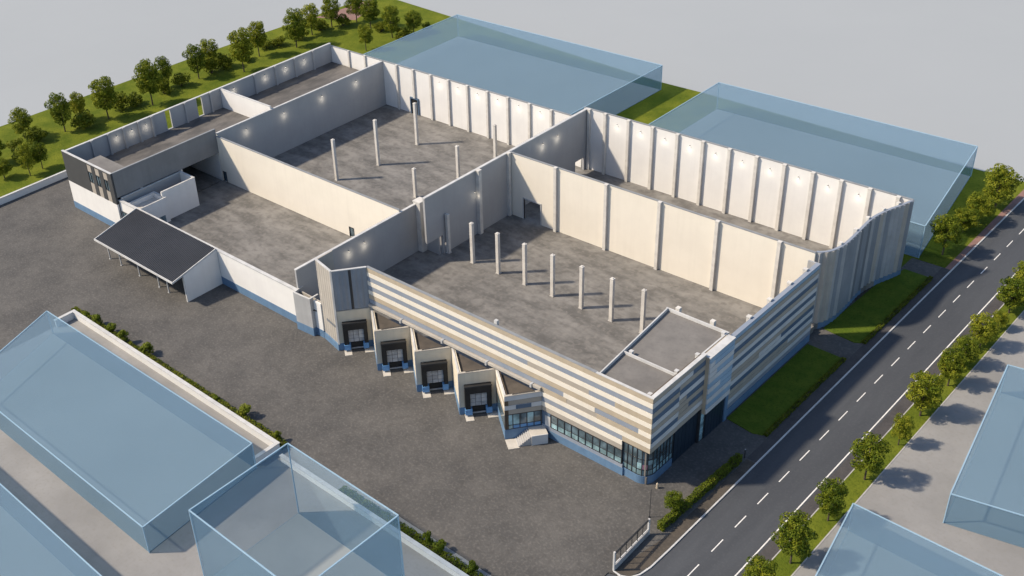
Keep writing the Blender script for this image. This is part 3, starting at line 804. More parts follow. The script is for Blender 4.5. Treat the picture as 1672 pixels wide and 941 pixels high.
def ribbed(P, z0, z1, amp, thick, sel, pitch=2, nrm=1):
    """ribbed sheet along P with real trapezoid ribs; sel(i)->material slot"""
    b = MB(); n = len(P)
    F_, B_ = [], []
    for i, p in enumerate(P):
        a = P[max(i - 1, 0)]; c = P[min(i + 1, n - 1)]
        d_ = (c - a).normalized(); nn = Vector((d_.y, -d_.x)) * nrm
        off = (amp if (i // pitch) % 2 == 0 else 0) if pitch != 4 else (0, amp / 2, amp, amp / 2)[i % 4]
        F_.append(tuple(p + nn * off)); B_.append(tuple(p - nn * thick))
    for i in range(n - 1):
        q = [F_[i], F_[i + 1], B_[i + 1], B_[i]]
        if nrm < 0: q = [B_[i], B_[i + 1], F_[i + 1], F_[i]]
        b.prism(q, z0, z1, sel(i))
    return b
CP = resample(catmull(cp), .24)
tot = len(CP)
bands = [(0, 'corr_beige'), (3.1, 'corr_light'), (5.0, 'corr_mid'), (9.0, 'corr_dark'), (11.5, 'corr_mid'), (13.0, 'corr_dark'), (14.2, 'corr_mid'), (16.5, 'corr_beige'), (17.4, 'corr_light'), (21.8, 'corr_beige'), (23.0, 'corr_mid')]
bn = ['corr_beige', 'corr_light', 'corr_mid', 'corr_dark']
def band(i):
    s_ = i * .24; r = 0
    for a, nme in bands:
        if s_ >= a: r = bn.index(nme)
    h_ = (i // 4 * 7919) % 5
    if h_ == 0: r = bn.index('corr_light')
    elif h_ == 1 and r != 3: r = bn.index('corr_mid')
    return r
cv = Nn.part('curved_wall', ribbed(CP, 1.15, HS, .26, .3, band, pitch=4), bn, label='curved wall of vertical grey and beige metal sheets')
Nn.part('plinth', ribbed(CP, 0, 1.15, .07, .3, lambda i: 0), 'plinth', cv)
Nn.part('coping', ribbed(CP, HS, HS + .08, .08, .33, lambda i: 0, pitch=9999), 'blueg', cv)
for s_ in (20, 41, 59, 75, 88):
    p = CP[s_]; d_ = (CP[s_ + 1] - CP[s_ - 1]).normalized(); nn = Vector((-d_.y, d_.x))
    c = p + nn * .55
    Nn.part('pilaster', MB().bar(tuple(c - d_ * .28), tuple(c + d_ * .28), .5, FL, HS + .35), 'pil', cv)

# ------------------------------------------------------------------ ribbed corner tower
T_ = Thing('corner_tower', 'tall ribbed metal corner tower, beige side and blue-grey side, above first loading dock', 'tower', (8, 2, 0))
HT = 14.35
TA, TB, TC, TD = Vector((4.7, .8)), Vector((9.2, -.2)), Vector((12.5, 4.0)), Vector((3.6, 2.0))
P1 = resample([TA, TB], .17) + [TB]
t1 = T_.part('wall', ribbed(P1, 1.2, HT, .06, .25, lambda i: 0), 'corr_beige', label='beige ribbed side')
T_.part('plinth', MB().bar((4.68, .75), (9.2, -.25), .3, 0, 1.2), 'plinth', t1)
P2 = resample([TB, TC], .21) + [TC]
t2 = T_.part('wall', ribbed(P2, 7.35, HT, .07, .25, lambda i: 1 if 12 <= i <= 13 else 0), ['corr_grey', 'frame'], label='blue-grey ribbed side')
t3 = T_.part('wall', MB().bar((4.7, .85), (4.7, 4.2), .25, 0, HT - .02).bar((4.7, 1.0), (-.7, 1.15), .22, 0, 6.5), 'corr_beige')
T_.part('corner_trim', MB().bar((9.05, -.3), (9.3, -.15), .22, 1.2, HT + .02), 'coping', t1)
T_.part('coping', MB().bar(TA, TB, .36, HT, HT + .13), 'coping', t1)
T_.part('coping', MB().bar(TB, TC, .36, HT, HT + .125), 'coping', t2)
T_.part('vent_grille', MB().local(TA, TB - TA, 1.5, 4.1, .07, .12, 4.1, 4.5), 'corr_dark', t1)

# ------------------------------------------------------------------ loading docks
DV = Vector((3.3, 4.05)); DL = DV.length; DD = DV.normalized()
def dock(A, Bp, label):
    A = Vector(A); B = A + DV
    o = A
    D = Thing('loading_dock', label, 'loading dock', (A.x + 1.6, A.y + 2, 0), 'saw-tooth loading docks under the striped front')
    H = 7.15
    uL, uR = .14 * DL, .86 * DL
    f = MB()
    f.local(o, DD, 0, uL, -.3, 0, 1.3, H).local(o, DD, uR, DL, -.3, 0, 1.3, H).local(o, DD, uL, uR, -.3, 0, 4.9, H)
    wl_ = D.part('wall', f, 'dockcream', label='cream dock front')
    D.part('plinth', MB().local(o, DD, 0, .34 * DL, -.3, .03, 0, 1.3).local(o, DD, .72 * DL, DL, -.3, .03, 0, 1.3), 'plinth', wl_)
    if Bp is not None:
        Bp = Vector(Bp)
        sw_ = D.part('wall', MB().prism([tuple(A), tuple(A + Vector((.32, .38))), tuple(Bp + Vector((.3, .38))), tuple(Bp)], 1.3, H - .015), 'dockcream', label='narrow cream return wall')
        D.part('plinth', MB().bar(tuple(A + Vector((-.05, .06))), tuple(Bp + Vector((0, .06))), .2, 0, 1.32), 'plinth', sw_)
        rp_ = [tuple(A + Vector((.1, .3))), tuple(B + Vector((-.2, -.05))), tuple(Bp + Vector((.3, -.0)))]
        D.part('roof', MB().prism(rp_, 6.2, 6.75), 'dockroof')
        D.part('coping', MB().bar(tuple(A + Vector((.03, .1))), tuple(Bp + Vector((.1, .12))), .26, H - .02, H + .08), 'coping', sw_)
        D.part('roof_rail', MB().beam((A.x + .6, A.y + .9, H + .2), (B.x - .8, B.y - .5, H + .2), .07, .07).beam((A.x + .6, A.y + .9, 6.7), (A.x + .6, A.y + .9, H + .2), .06, .06).beam((B.x - .8, B.y - .5, 6.7), (B.x - .8, B.y - .5, H + .2), .06, .06), 'frame')
    else:
        D.part('roof', MB().prism([(A.x - .1, A.y + .3), (B.x - .2, B.y), (A.x, B.y)], 6.2, 6.75), 'dockroof')
    D.part('coping', MB().local(o, DD, 0, DL, -.32, .04, H, H + .1), 'corr_beige', wl_)
    D.part('corner_trim', MB().local(o, DD, -.06, .12, -.06, .06, 1.3, H - .01), 'coping', wl_)
    # dock shelter: black head and side curtains standing proud
    sh = MB().local(o, DD, uL, uR, 0, .7, 3.95, 5.25).local(o, DD, uL, .28 * DL, 0, .62, 1.25, 3.95).local(o, DD, .75 * DL, uR, 0, .62, 1.25, 3.95)
    dr = D.part('dock_door', sh, 'black', label='black dock shelter')
    D.part('shelter_rim', MB().local(o, DD, uL - .05, uR + .05, .7, .78, 5.1, 5.32), 'frame', dr)
    pn = MB(); a0, a1 = .28 * DL, .75 * DL
    rr = random.Random(int(A.x))
    for i in range(3):
        for j in range(4):
            u0 = a0 + (a1 - a0) * i / 3 + .035; u1 = a0 + (a1 - a0) * (i + 1) / 3 - .035
            z0 = 1.35 + 2.6 * j / 4 + .03; z1 = 1.35 + 2.6 * (j + 1) / 4 - .03
            pn.local(o, DD, u0, u1, -.1, .05 + .02 * ((i + j) % 2), z0, z1, 1 if (i, j) in ((2, 1), (2, 2)) and rr.random() < .9 else 0)
    D.part('door_panel', pn, ['dockpanel', 'silver'], dr)
    D.part('panel_backing', MB().local(o, DD, a0, a1, -.16, -.02, 1.3, 3.95), 'frame', dr)
    D.part('dock_leveller', MB().local(o, DD, .34 * DL, .72 * DL, -.1, .1, .3, 1.25).local(o, DD, .33 * DL, .73 * DL, -.05, .3, .25, .36, 1), ['black', 'steel'], dr)
    for u0, u1 in ((.13 * DL, .32 * DL), (.70 * DL, .86 * DL)):
        D.part('bumper', MB().local(o, DD, u0, u1, .03, .75, .35, 1.28), 'dockblue')
    D.part('wheel_pad', MB().local(o, DD, .12 * DL, .34 * DL, .1, 1.7, .017, .09), 'pad')
    D.part('wheel_pad', MB().local(o, DD, .72 * DL, 1.0 * DL, .1, 1.5, .017, .09), 'pad')
bx_ = [9.2, 17.6, 25.8, 34.1]
for i, (ax, lb) in enumerate(zip(bx_, ['cream loading dock under the ribbed tower, nearest the long white wall', 'cream loading dock next to the one under the ribbed tower',
                                      'third cream loading dock along from the ribbed tower', 'cream loading dock next to the office with steps'])):
    dock((ax, -.15), None if i == 0 else (bx_[i - 1] + 3.3, 3.98), lb)

# ------------------------------------------------------------------ entrance office
A = Vector((42.4, -.15)); DV2 = Vector((3.05, 4.05)); L2 = DV2.length; D2 = DV2.normalized()
E_ = Thing('entrance_office', 'small triangular striped office with blue base and outside steps', 'building', (44, 2, 0))
eb_ = MB()
rows = [('silver', 7.3, 6.55), ('taupe', 6.5, 5.75), ('silver', 5.7, 5.0), ('taupe', 4.95, 4.2)]
for nme, z1, z0 in rows:
    eb_.local(A, D2, 0, L2, -.3, .03 if nme == 'silver' else 0, z0, z1, IDX[nme])
eb_.local(A, D2, .3 * L2, .72 * L2, .0, .05, 5.02, 5.68, IDX['navy'])
ew = E_.part('wall', MB().local(A, D2, .0, L2, -.33, -.04, 1.6, 7.28).prism([tuple(A), tuple(A + Vector((.32, .38))), (37.7, 4.36), (37.4, 3.98)], 0, 7.2), 'joint')
E_.part('cladding_boards', eb_, names, ew)
rows2 = MB()
Bp = Vector((37.4, 3.98)); dd_ = (A - Bp)
for i, nme in enumerate(['pale', 'tan', 'pale', 'tan']):
    rows2.local(Bp, dd_, .05, dd_.length, 0, .06, 6.5 - .78 * i, 7.25 - .78 * i, IDX[nme])
E_.part('cladding_boards', rows2, names, ew)
E_.part('plinth', MB().local(A, D2, 0, L2, -.3, .04, 0, 1.65).local(Bp, dd_, .05, dd_.length, 0, .07, 0, 1.6), 'plinth', ew)
wf = MB()
for i in range(6):
    u = .02 * L2 + .96 * L2 * i / 5
    wf.local(A, D2, u - .06, u + .06, -.1, .04, 1.65, 4.2)
wf.local(A, D2, 0, L2, -.1, .035, 4.1, 4.2).local(A, D2, 0, L2, -.1, .035, 2.3, 2.4).local(A, D2, 0, L2, -.1, .035, 1.65, 1.75)
wo = E_.part('window', wf, 'frame', label='row of dark framed panes')
pn = MB()
for i in range(5):
    u0 = .02 * L2 + .96 * L2 * i / 5 + .06; u1 = .02 * L2 + .96 * L2 * (i + 1) / 5 - .06
    pn.local(A, D2, u0, u1, -.06, .0, 2.4, 4.1, (1, 1, 0, 1, 0)[i])
    pn.local(A, D2, u0, u1, -.06, .0, 1.75, 2.3, 2 if i > 0 else 1)
E_.part('pane', pn, ['pane', 'pane_teal', 'dockblue'], wo)
wf2 = MB().local(Bp, dd_, 1.0, dd_.length - .2, .0, .05, 1.7, 4.0)
E_.part('window', wf2, 'pane', ew)
E_.part('roof', MB().prism([tuple(A + Vector((.1, .3))), (45.3, 3.95), (37.7, 3.98)], 6.3, 6.85), 'dockroof')
E_.part('coping', MB().bar((A.x + .03, A.y + .1), (37.5, 4.08), .28, 7.2, 7.32), 'coping', ew)
E_.part('coping', MB().local(A, D2, 0, L2, -.3, .05, 7.3, 7.39), 'corr_beige', ew)
E_.part('roof_rail', MB().beam((43.0, .8, 7.5), (44.8, 3.2, 7.5), .07, .07).beam((43.0, .8, 6.8), (43.0, .8, 7.5), .06, .06).beam((44.8, 3.2, 6.8), (44.8, 3.2, 7.5), .06, .06), 'frame')
ST = Thing('entrance_steps', 'concrete steps and landing at the office door', 'steps', (45, 2, 0))
ST.part('landing', MB().local(A, D2, .62 * L2, L2 + .35, .06, 2.0, .02, 1.55), 'pad')
stp = MB()
for i in range(7):
    u1 = .62 * L2 - .26 * i
    stp.local(A, D2, u1 - .26, u1, .1, 1.95, .02, 1.55 - .2 * (i + 1) + .0)
    stp.local(A, D2, u1 - .262, u1 - .17, .095, 1.955, 1.55 - .2 * (i + 1), 1.57 - .2 * (i + 1), 1)
ST.part('flight', stp, ['kerb', 'coping'])
ST.part('cheek_wall', MB().local(A, D2, .62 * L2, L2 + .3, 1.98, 2.1, .02, 1.6), 'silver')
ST.part('pad', MB().local(A, D2, -.1, .28 * L2, .15, 2.2, .017, .07), 'pad')

# ------------------------------------------------------------------ free columns
def column(h, w=.55):
    b = MB().box(-w / 2, w / 2, -w / 2, w / 2, 0, h)
    c = MB().box(-w / 2 - .03, w / 2 + .03, -w / 2 - .03, w / 2 + .03, h, h + .12).box(-.12, .12, -.12, .12, h + .12, h + .22)
    f = MB().box(-w / 2 - .1, w / 2 + .1, -w / 2 - .1, w / 2 + .1, 0, .1)
    return b, c, f
cols = [(3.95, 30.75, 8.63 - FL, 'column at the wall end of the row, right by the tall grey dividing wall')]
word = ['second', 'third', 'fourth', 'fifth', 'sixth', 'seventh']
for i in range(6):
    cols.append((9.4 + 5.66 * i, 30.8, 8.75 - FL, word[i] + ' column of the row from the grey dividing wall, in the striped hall'))
cols.append((43.2, 31.0, 8.75 - FL, 'column of the row nearest the flat-roofed corner office'))
cols += [(-32.6, 38.1, 8.6, 'tall column nearest the cream wall, in the row by the shaded wall of the cream hall'),
         (-30.6, 47.7, 9.7, 'tall middle column of the row by the shaded wall of the cream hall'),
         (-30.9, 59.3, 9.1, 'tall column in front of the dark door of the cream hall'),
         (-13.9, 64.2, 6.9, 'shorter column nearest the white rear wall of the cream hall'),
         (-13.8, 53.0, 6.7, 'shorter middle column on the dividing-wall side of the cream hall'),
         (-15.0, 42.2, 5.9, 'shortest column nearest the cream wall on the dividing-wall side of the cream hall')]
for i, (x, y, h, lb) in enumerate(cols):
    c = Thing('concrete_column', lb, 'column', (0, 0, 0), 'free concrete columns in the roofless halls')
    b, cc, f = column(h)
    c.part('shaft', b, 'pil'); c.part('cap', cc, 'pil'); c.part('base', f, 'kerb')
    c.o.location = (x, y, FL)

# ------------------------------------------------------------------ blue translucent neighbour blocks
def ghost(label, poly, h, roof=True, wallm='glass_wall'):
    cx_ = sum(p[0] for p in poly) / len(poly); cy_ = sum(p[1] for p in poly) / len(poly)
    G = Thing('glass_block', label, 'glass block', (cx_, cy_, 0), 'translucent blue blocks around the plot')
    n = len(poly); t = .14
    ctr = Vector((cx_, cy_))
    z0 = .10
    for i in range(n):
        a, b = Vector(poly[i]), Vector(poly[(i + 1) % n])
        d_ = (b - a).normalized(); nn = Vector((-d_.y, d_.x))
        G.part('wall_panel', MB().prism([tuple(a + d_ * .001), tuple(b - d_ * t * 1.02), tuple(b - d_ * t * 1.02 + nn * t), tuple(a + nn * t)], z0, h), wallm)
    G.part('floor', MB().prism([tuple(Vector(p) + (ctr - Vector(p)).normalized() * .05) for p in poly], .02, .085), 'ghostfloor')
    if roof:
        G.part('roof_panel', MB().prism([tuple(Vector(p) + (ctr - Vector(p)).normalized() * .01) for p in poly], h + .005, h + .12), 'glass_roof')
    e = MB()
    for i in range(n):
        a, b = Vector(poly[i]), Vector(poly[(i + 1) % n])
        ht = h + (.13 if roof else .01)
        e.beam((a.x, a.y, ht), (b.x, b.y, ht), .16, .10)
        e.beam((a.x, a.y, z0), (a.x, a.y, h), .12, .12)
    G.part('edge_trim', e, 'glass_edge')
    return G
ghost('wide low blue glass block behind the white rear wall of the cream hall', [(-69, 72.2), (-8.2, 72.2), (-7.8, 113.6), (-69, 114.4)], 5.7)
ghost('wide blue glass block behind the narrow rear hall, near the road', [(7.6, 77.8), (64.9, 77.8), (60.1, 110.9), (7.5, 111.4)], 5.95)
ghost('long low blue glass block behind the white garden wall, lower left', [(-24, -45.4), (22.4, -45.2), (20.5, -26.3), (-31.6, -26.9)], 4.3)
ghost('tall open blue glass cube nearest the yard hedge', [(31.6, -43.4), (50.6, -43.4), (50.6, -28.3), (31.4, -28.2)], 11.6, roof=False)
ghost('low blue glass block on the pale lot, at the far right edge', [(92.3, 21.3), (112, 25.5), (112, 54), (87.9, 50.5)], 4.6)
ghost('blue glass block on the pale lot, closest to the road trees', [(88.2, -10), (112, -10), (112, 12.4), (84.5, 13.1)], 4.2)
ghost('blue glass block at the lower left corner, cut off by the frame', [(-45, -80), (32, -80), (32, -53.5), (-45, -53.2)], 5.2)

# ------------------------------------------------------------------ low walls, gate, poles
gw = Thing('garden_wall', 'low white wall along the hedge, with a short return at each end', 'wall', (-6, -22, 0), 'low white walls round the plot')
gw.part('wall', MB().box(-33.1, 20.1, -22.1, -21.7, 0.01, 1.25).box(-33.1, -32.7, -25.5, -22.1, 0.01, 1.24).box(19.7, 20.1, -26.0, -22.1, 0.01, 1.24), 'white')
gw.part('coping', MB().box(-33.2, 20.2, -22.2, -21.6, 1.25, 1.37).box(-33.2, -32.6, -25.6, -22.2, 1.25, 1.365).box(19.6, 20.2, -26.1, -22.2, 1.25, 1.365), 'coping')
gw2 = Thing('garden_wall', 'low white wall behind the tall open glass cube', 'wall', (48, -23, 0), 'low white walls round the plot')
gw2.part('wall', MB().box(22.0, 66, -23.2, -22.8, 0.01, 1.0), 'white')
gw2.part('coping', MB().box(21.9, 66, -23.3, -22.7, 1.0, 1.1), 'coping')
gw3 = Thing('garden_wall', 'low white wall between the yard and the grass on the far left', 'wall', (-82, -10, 0), 'low white walls round the plot')
gw3.part('wall', MB().box(-82.3, -81.9, -40, 8.8, 0.0, 1.35).box(-81.9, -68.5, 8.5, 8.8, 0, 1.33), 'white')
gw3.part('coping', MB().box(-82.38, -81.82, -40, 8.9, 1.35, 1.45), 'coping')
gt = Thing('sliding_gate', 'dark railed sliding gate on white posts beside the road', 'gate', (67.2, -6.5, 0))
gt.part('base_wall', MB().bar((67.3, -10.1), (67.05, -2.9), .25, .02, .75), 'kerb')
gt.part('rail', MB().beam((67.3, -10.1, 2.75), (67.05, -2.9, 2.55), .1, .12).beam((67.3, -10.1, 2.5), (67.05, -2.9, 2.3), .08, .08), 'frame')
gt.part('lower_rail', MB().beam((67.3, -10.1, .95), (67.05, -2.9, .95), .12, .1), 'coping')
for i in range(1, 6):
    k_ = i / 6
    gt.part('bar', MB().beam((67.3 - .25 * k_, -10.1 + 7.2 * k_, .9), (67.3 - .25 * k_, -10.1 + 7.2 * k_, 2.7 - .2 * k_), .07 if i % 4 else .13, .07), 'frame')
gt.part('post', MB().box(67.2, 67.42, -10.35, -10.12, .02, 3.0), 'coping')
gt.part('post', MB().box(66.95, 67.17, -2.9, -2.68, .02, 2.6), 'coping')
pm = Thing('pole', 'thin dark pole standing behind the sliding gate', 'pole', (65.5, -.2, 0.016))
pm.part('shaft', MB().tube((65.5, -.2, .016), (65.5, -.2, 4.6), .05, .035), 'frame')
pm.part('base', MB().tube((65.5, -.2, .016), (65.5, -.2, .12), .14, .12), 'frame')
p2 = Thing('post', 'short dark marker post at the end of the roadside hedge', 'post', (68.6, 16.9, 0.03))
p2.part('shaft', MB().box(68.55, 68.65, 16.85, 16.95, .03, 1.35), 'frame')
p2.part('cap', MB().box(68.53, 68.67, 16.83, 16.97, 1.35, 1.42), 'steel')
bl = Thing('bollard', 'small sandy stone bollard by the glazed corner', 'bollard', (63.3, 4.8, 0.016))
bl.part('shaft', MB().tube((63.3, 4.8, .016), (63.3, 4.8, .75), .2, .14), 'tan')
bl.part('cap', MB().tube((63.3, 4.8, .75), (63.3, 4.8, .88), .16, .06), 'tan')

# ------------------------------------------------------------------ foliage
def leaf_quad(b, c, size, rnd, nrm):
    n_ = (nrm + Vector((rnd.gauss(0, .55), rnd.gauss(0, .55), rnd.gauss(0, .55)))).normalized()
    a = n_.orthogonal().normalized()
    a = Matrix.Rotation(rnd.uniform(0, 6.28), 3, n_) @ a
    d_ = n_.cross(a)
    s1, s2 = size * rnd.uniform(.6, 1.1), size * rnd.uniform(.4, .75)
    k_ = len(b.v)
    for u, v, w in ((-1, 0, 0), (0, -1, -.12), (1, 0, 0), (0, 1, .12)):
        b.v.append(tuple(c + a * u * s1 + d_ * v * s2 + n_ * w * size))
    b.face([k_, k_ + 1, k_ + 2, k_ + 3])
def clump(b, c, r, n, size, rnd):
    for _ in range(n):
        while True:
            p = Vector((rnd.uniform(-1, 1), rnd.uniform(-1, 1), rnd.uniform(-1, 1)))
            if .05 < p.length < 1: break
        q = p.normalized() * (p.length ** .45)
        leaf_quad(b, c + Vector((q.x * r, q.y * r, q.z * r * .78)), size, rnd, (q.normalized() + Vector((0, 0, .35))))
def make_tree(seed, H=8.0, Rr=2.6, trunk=.26, ncl=26, lpc=190, low=.24):
    rnd = random.Random(seed)
    crown = MB(); tr = MB()
    zc = H * (low + 1) / 2; rzv = H * (1 - low) / 2
    top = Vector((rnd.uniform(-.15, .15), rnd.uniform(-.15, .15), zc * .95))
    tr.tube((0, 0, 0), tuple(top * .5), trunk * .62, trunk * .45, 8)
    tr.tube(tuple(top * .5), tuple(top), trunk * .45, trunk * .25, 8)
    tr.tube(tuple(top), (top.x, top.y, H * .88), trunk * .25, trunk * .06, 6)
    for i in range(ncl):
        f = (i + .5) / ncl
        zz = -1 + 2 * f
        zz = max(-.92, min(.95, zz + rnd.uniform(-.12, .12)))
        rad = math.sqrt(max(0, 1 - zz * zz)) ** .75
        if zz < -.3: rad *= .95
        an = i * 2.39996 + rnd.uniform(-.4, .4)
        rr = rad * rnd.uniform(.50, .86) * Rr
        c = Vector((math.cos(an) * rr, math.sin(an) * rr, zc + zz * rzv * .86))
        cr = Rr * rnd.uniform(.26, .44)
        clump(crown, c, cr, int(lpc * (cr / (Rr * .35)) ** 2), .165, rnd)
        if i % 2 == 0:
            st_ = top * rnd.uniform(.55, .95)
            tr.tube(tuple(st_), tuple(c), trunk * .2, trunk * .05, 5)
    for _ in range(5):
        c = Vector((rnd.gauss(0, .3) * Rr, rnd.gauss(0, .3) * Rr, zc + rnd.uniform(-.4, .5) * rzv))
        clump(crown, c, Rr * .42, lpc, .165, rnd)
    return crown.mesh('crown', ['leaf']), tr.mesh('trunk', ['bark'])
def make_bush(seed, H=3.0, Rr=1.8, n=9, lpc=130, m='leaf_bush', size=.17):
    rnd = random.Random(seed)
    fo = MB(); st_ = MB()
    for i in range(n):
        an = i * 2.4 + rnd.uniform(-.3, .3)
        rr = Rr * rnd.uniform(.15, .72)
        zc = H * rnd.uniform(.25, .72) * (1.1 - .35 * rr / Rr)
        c = Vector((math.cos(an) * rr, math.sin(an) * rr, zc))
        clump(fo, c, Rr * rnd.uniform(.32, .5), lpc, size, rnd)
        st_.tube((math.cos(an) * .08, math.sin(an) * .08, 0), tuple(c), .05, .015, 5)
    clump(fo, Vector((0, 0, H * .62)), Rr * .5, lpc, size, rnd)
    return fo.mesh('foliage', [m]), st_.mesh('stem', ['bark'])
TREES = [make_tree(s, ncl=22 + 2 * (s % 4), low=(.2, .26, .23, .28, .18)[s % 5]) for s in range(5)]
BUSH = [make_bush(s + 40) for s in range(4)]
SHRUB = [make_bush(s + 60, H=2.2, Rr=1.0, n=7, lpc=110, m='leaf_hedge', size=.13) for s in range(3)]
rt = random.Random(5)
def place_tree(x, y, h, r, label, group, i, z=0.02, cat='tree'):
    me, tm = TREES[i % 5]
    t_ = link('tree', None); t_.location = (x, y, z); tag(t_, label, cat, group)
    t_.rotation_euler = (0, 0, rt.uniform(0, 6.28))
    t_.scale = (r / 2.6, r / 2.6, h / 8.0)
    c = link('crown', me); c.parent = t_
    k_ = link('trunk', tm); k_.parent = t_
def place_bush(x, y, h, r, label, group, i, z=0.02, lib=BUSH, H=3.0, Rr=1.8, name='bush'):
    me, tm = lib[i % len(lib)]
    t_ = link(name, None); t_.location = (x, y, z); tag(t_, label, name, group)
    t_.rotation_euler = (0, 0, rt.uniform(0, 6.28))
    t_.scale = (r / Rr, r / Rr, h / H)
    c = link('foliage', me); c.parent = t_
    k_ = link('stem', tm); k_.parent = t_
GL = 'trees on the grass beyond the side wing'
ORD = ['first', 'second', 'third', 'fourth', 'fifth', 'sixth', 'seventh', 'eighth', 'ninth', 'tenth', 'eleventh', 'twelfth', 'thirteenth', 'fourteenth', 'fifteenth']
left = [(-89.2, 1.8, 6.6, 2.0, 'thin young tree closest to the low white wall on the far left'),
        (-90.0, 5.2, 5.5, 2.0, 'small tree just behind the thin young tree by the low white wall'),
        (-92.6, -2.4, 4.0, 2.1, 'small dark tree at the left edge of the photo, by the low white wall'),
        (-100.8, 0.4, 5.8, 2.4, 'broad tree cut by the left edge, behind the small dark one'),
        (-108.0, 11.1, 6.5, 2.6, 'round tree nearest the left edge on the skyline, with a bush at its right'),
        (-103.3, 18.8, 8.4, 2.7, 'tall tree second from the left on the skyline, beside a small pointed tree'),
        (-105.6, 24.4, 6.3, 2.0, 'small pointed tree right of the second tall skyline tree'),
        (-101.0, 29.0, 9.3, 3.1, 'large tree with bare lower trunk standing alone, behind the nearest wing lamps'),
        (-99.0, 40.0, 10.0, 3.2, 'large round tree in front of a smaller crown, above the two wall gaps'),
        (-105.5, 48.4, 7.1, 2.3, 'smaller tree peeping from behind the large round tree above the wall gaps'),
        (-103.4, 56.9, 7.9, 2.7, 'dense tree above the white cross wall, with a smaller one behind'),
        (-106.6, 63.1, 6.8, 2.5, 'smaller tree behind the dense tree above the white cross wall'),
        (-97.2, 66.3, 10.2, 3.1, 'tall tree with clear trunk leaning over the rear half of the side wing'),
        (-102.4, 75.5, 8.2, 2.6, 'round tree just beyond the tall clear-trunked tree'),
        (-99.2, 85.4, 9.2, 3.0, 'largest tree before the far corner, with visible trunk'),
        (-102.7, 94.0, 7.5, 2.8, 'tree directly behind the largest far-corner tree'),
        (-102.8, 101.2, 7.4, 2.8, 'tree just left of the pinkish corner path'),
        (-100.0, 107.8, 7.9, 2.7, 'tree just right of the pinkish corner path, touching the top of the photo'),
        (-93.1, 106.4, 6.9, 2.8, 'second tree right of the pinkish corner path'),
        (-82.9, 104.3, 7.9, 2.5, 'third tree right of the pinkish corner path, with visible trunk'),
        (-80.1, 109.5, 5.6, 2.4, 'last tree of the corner group, next to the blue glass block'),
        (-82.0, 93.9, 6.2, 2.0, 'small lone tree in the grass in front of the corner group')]
for i, (x, y, h, r, lb) in enumerate(left): place_tree(x, y, h * 1.12, r * 0.98, lb, GL, i)
GB = 'bushes between the trees beyond the side wing'
lb_ = [(-103.3, 11.8, 4.1, 2.4, 'bush at the foot of the leftmost skyline tree'), (-101.5, 22.9, 4.0, 2.7, 'bush beneath the small pointed tree'),
       (-103.1, 34.2, 4.1, 2.4, 'bush right of the large lone tree'), (-102.7, 37.4, 3.1, 2.0, 'low bush left of the large round tree'),
       (-102.6, 46.0, 4.6, 2.2, 'bush right of the large round tree'), (-103.3, 51.5, 3.5, 2.0, 'bush left of the dense tree above the cross wall'),
       (-103.6, 61.0, 4.4, 2.4, 'bush right of the dense tree above the cross wall'), (-103.6, 65.1, 4.0, 2.3, 'bush left of the tall clear-trunked tree'),
       (-103.3, 71.5, 3.1, 2.1, 'bush right of the tall clear-trunked tree'), (-105.6, 80.5, 2.5, 2.1, 'bush left of the largest far-corner tree'),
       (-104.0, 83.5, 2.6, 2.1, 'bush directly behind the largest far-corner tree'), (-103.2, 90.0, 3.7, 2.1, 'bush right of the largest far-corner tree'),
       (-103.7, 97.8, 3.2, 2.3, 'bush left of the tree by the pinkish path'), (-101.0, 103.6, 3.5, 1.9, 'bush at the start of the pinkish path'),
       (-88.9, 106.1, 2.8, 2.1, 'bush between the second and third tree right of the path'), (-80.0, 105.6, 3.1, 2.1, 'bush at the foot of the last corner tree'),
       (-78.4, 113.0, 2.7, 1.3, 'small bush half behind the blue glass block'), (-97.5, 4.8, 3.6, 2.3, 'bush behind the small trees near the left edge'), (-101.5, 6.0, 3.4, 2.2, 'bush left of the leftmost skyline tree')]
for i, (x, y, h, r, lb) in enumerate(lb_): place_bush(x, y, h * 1.1, r * 1.2, lb, GB, i)
GR = 'roadside trees on the grass strip'
right = [(81.3, -2.2, 4.8, 1.9, 'roadside tree cut off by the bottom edge'), (82.0, 3.9, 7.2, 2.3, 'large roadside tree second from the bottom edge'),
         (82.0, 13.0, 6.6, 1.9, 'roadside tree beside the corner of the blue block closest to the road'), (82.0, 22.6, 7.2, 2.3, 'large round roadside tree with pale trunk, below the small sapling'),
         (82.3, 31.5, 4.9, 1.4, 'small roadside sapling with thin crown'), (81.9, 39.0, 7.2, 2.4, 'large roadside tree just above the small sapling'),
         (82.0, 47.6, 5.8, 2.0, 'roadside tree above the large one by the sapling'), (81.8, 53.2, 5.2, 2.0, 'roadside tree in the middle of the close upper trio'),
         (81.8, 59.0, 5.6, 2.2, 'roadside tree at the top of the close upper trio'), (82.0, 65.0, 3.2, 1.3, 'tiny roadside tree near the right edge'),
         (81.6, 70.5, 6.2, 2.4, 'roadside tree above the tiny one near the right edge'), (81.5, 77.0, 6.2, 2.3, 'topmost roadside tree at the right edge')]
for i, (x, y, h, r, lb) in enumerate(right): place_tree(x, y, h * 1.0, r * 0.96, lb, GR, i + 2, .06)
GT = 'trees on the grass beside the pinkish path'
for i, (x, y, h, r, lb) in enumerate([(67.3, 81.2, 7.2, 2.5, 'tree nearest the end of the pinkish roadside path, by the blue block'), (66.9, 90.2, 4.6, 2.2, 'low tree second along the pinkish roadside path'),
                                      (67.5, 94.6, 5.4, 2.4, 'middle tree third along the pinkish roadside path'), (67.8, 101.7, 8.0, 3.1, 'tallest and farthest tree along the pinkish roadside path')]):
    place_tree(x, y, h, r, lb, GT, i + 1)
place_tree(67.3, 2.2, 3.5, 1.15, 'small bushy tree growing out of the roadside hedge', None, 3)

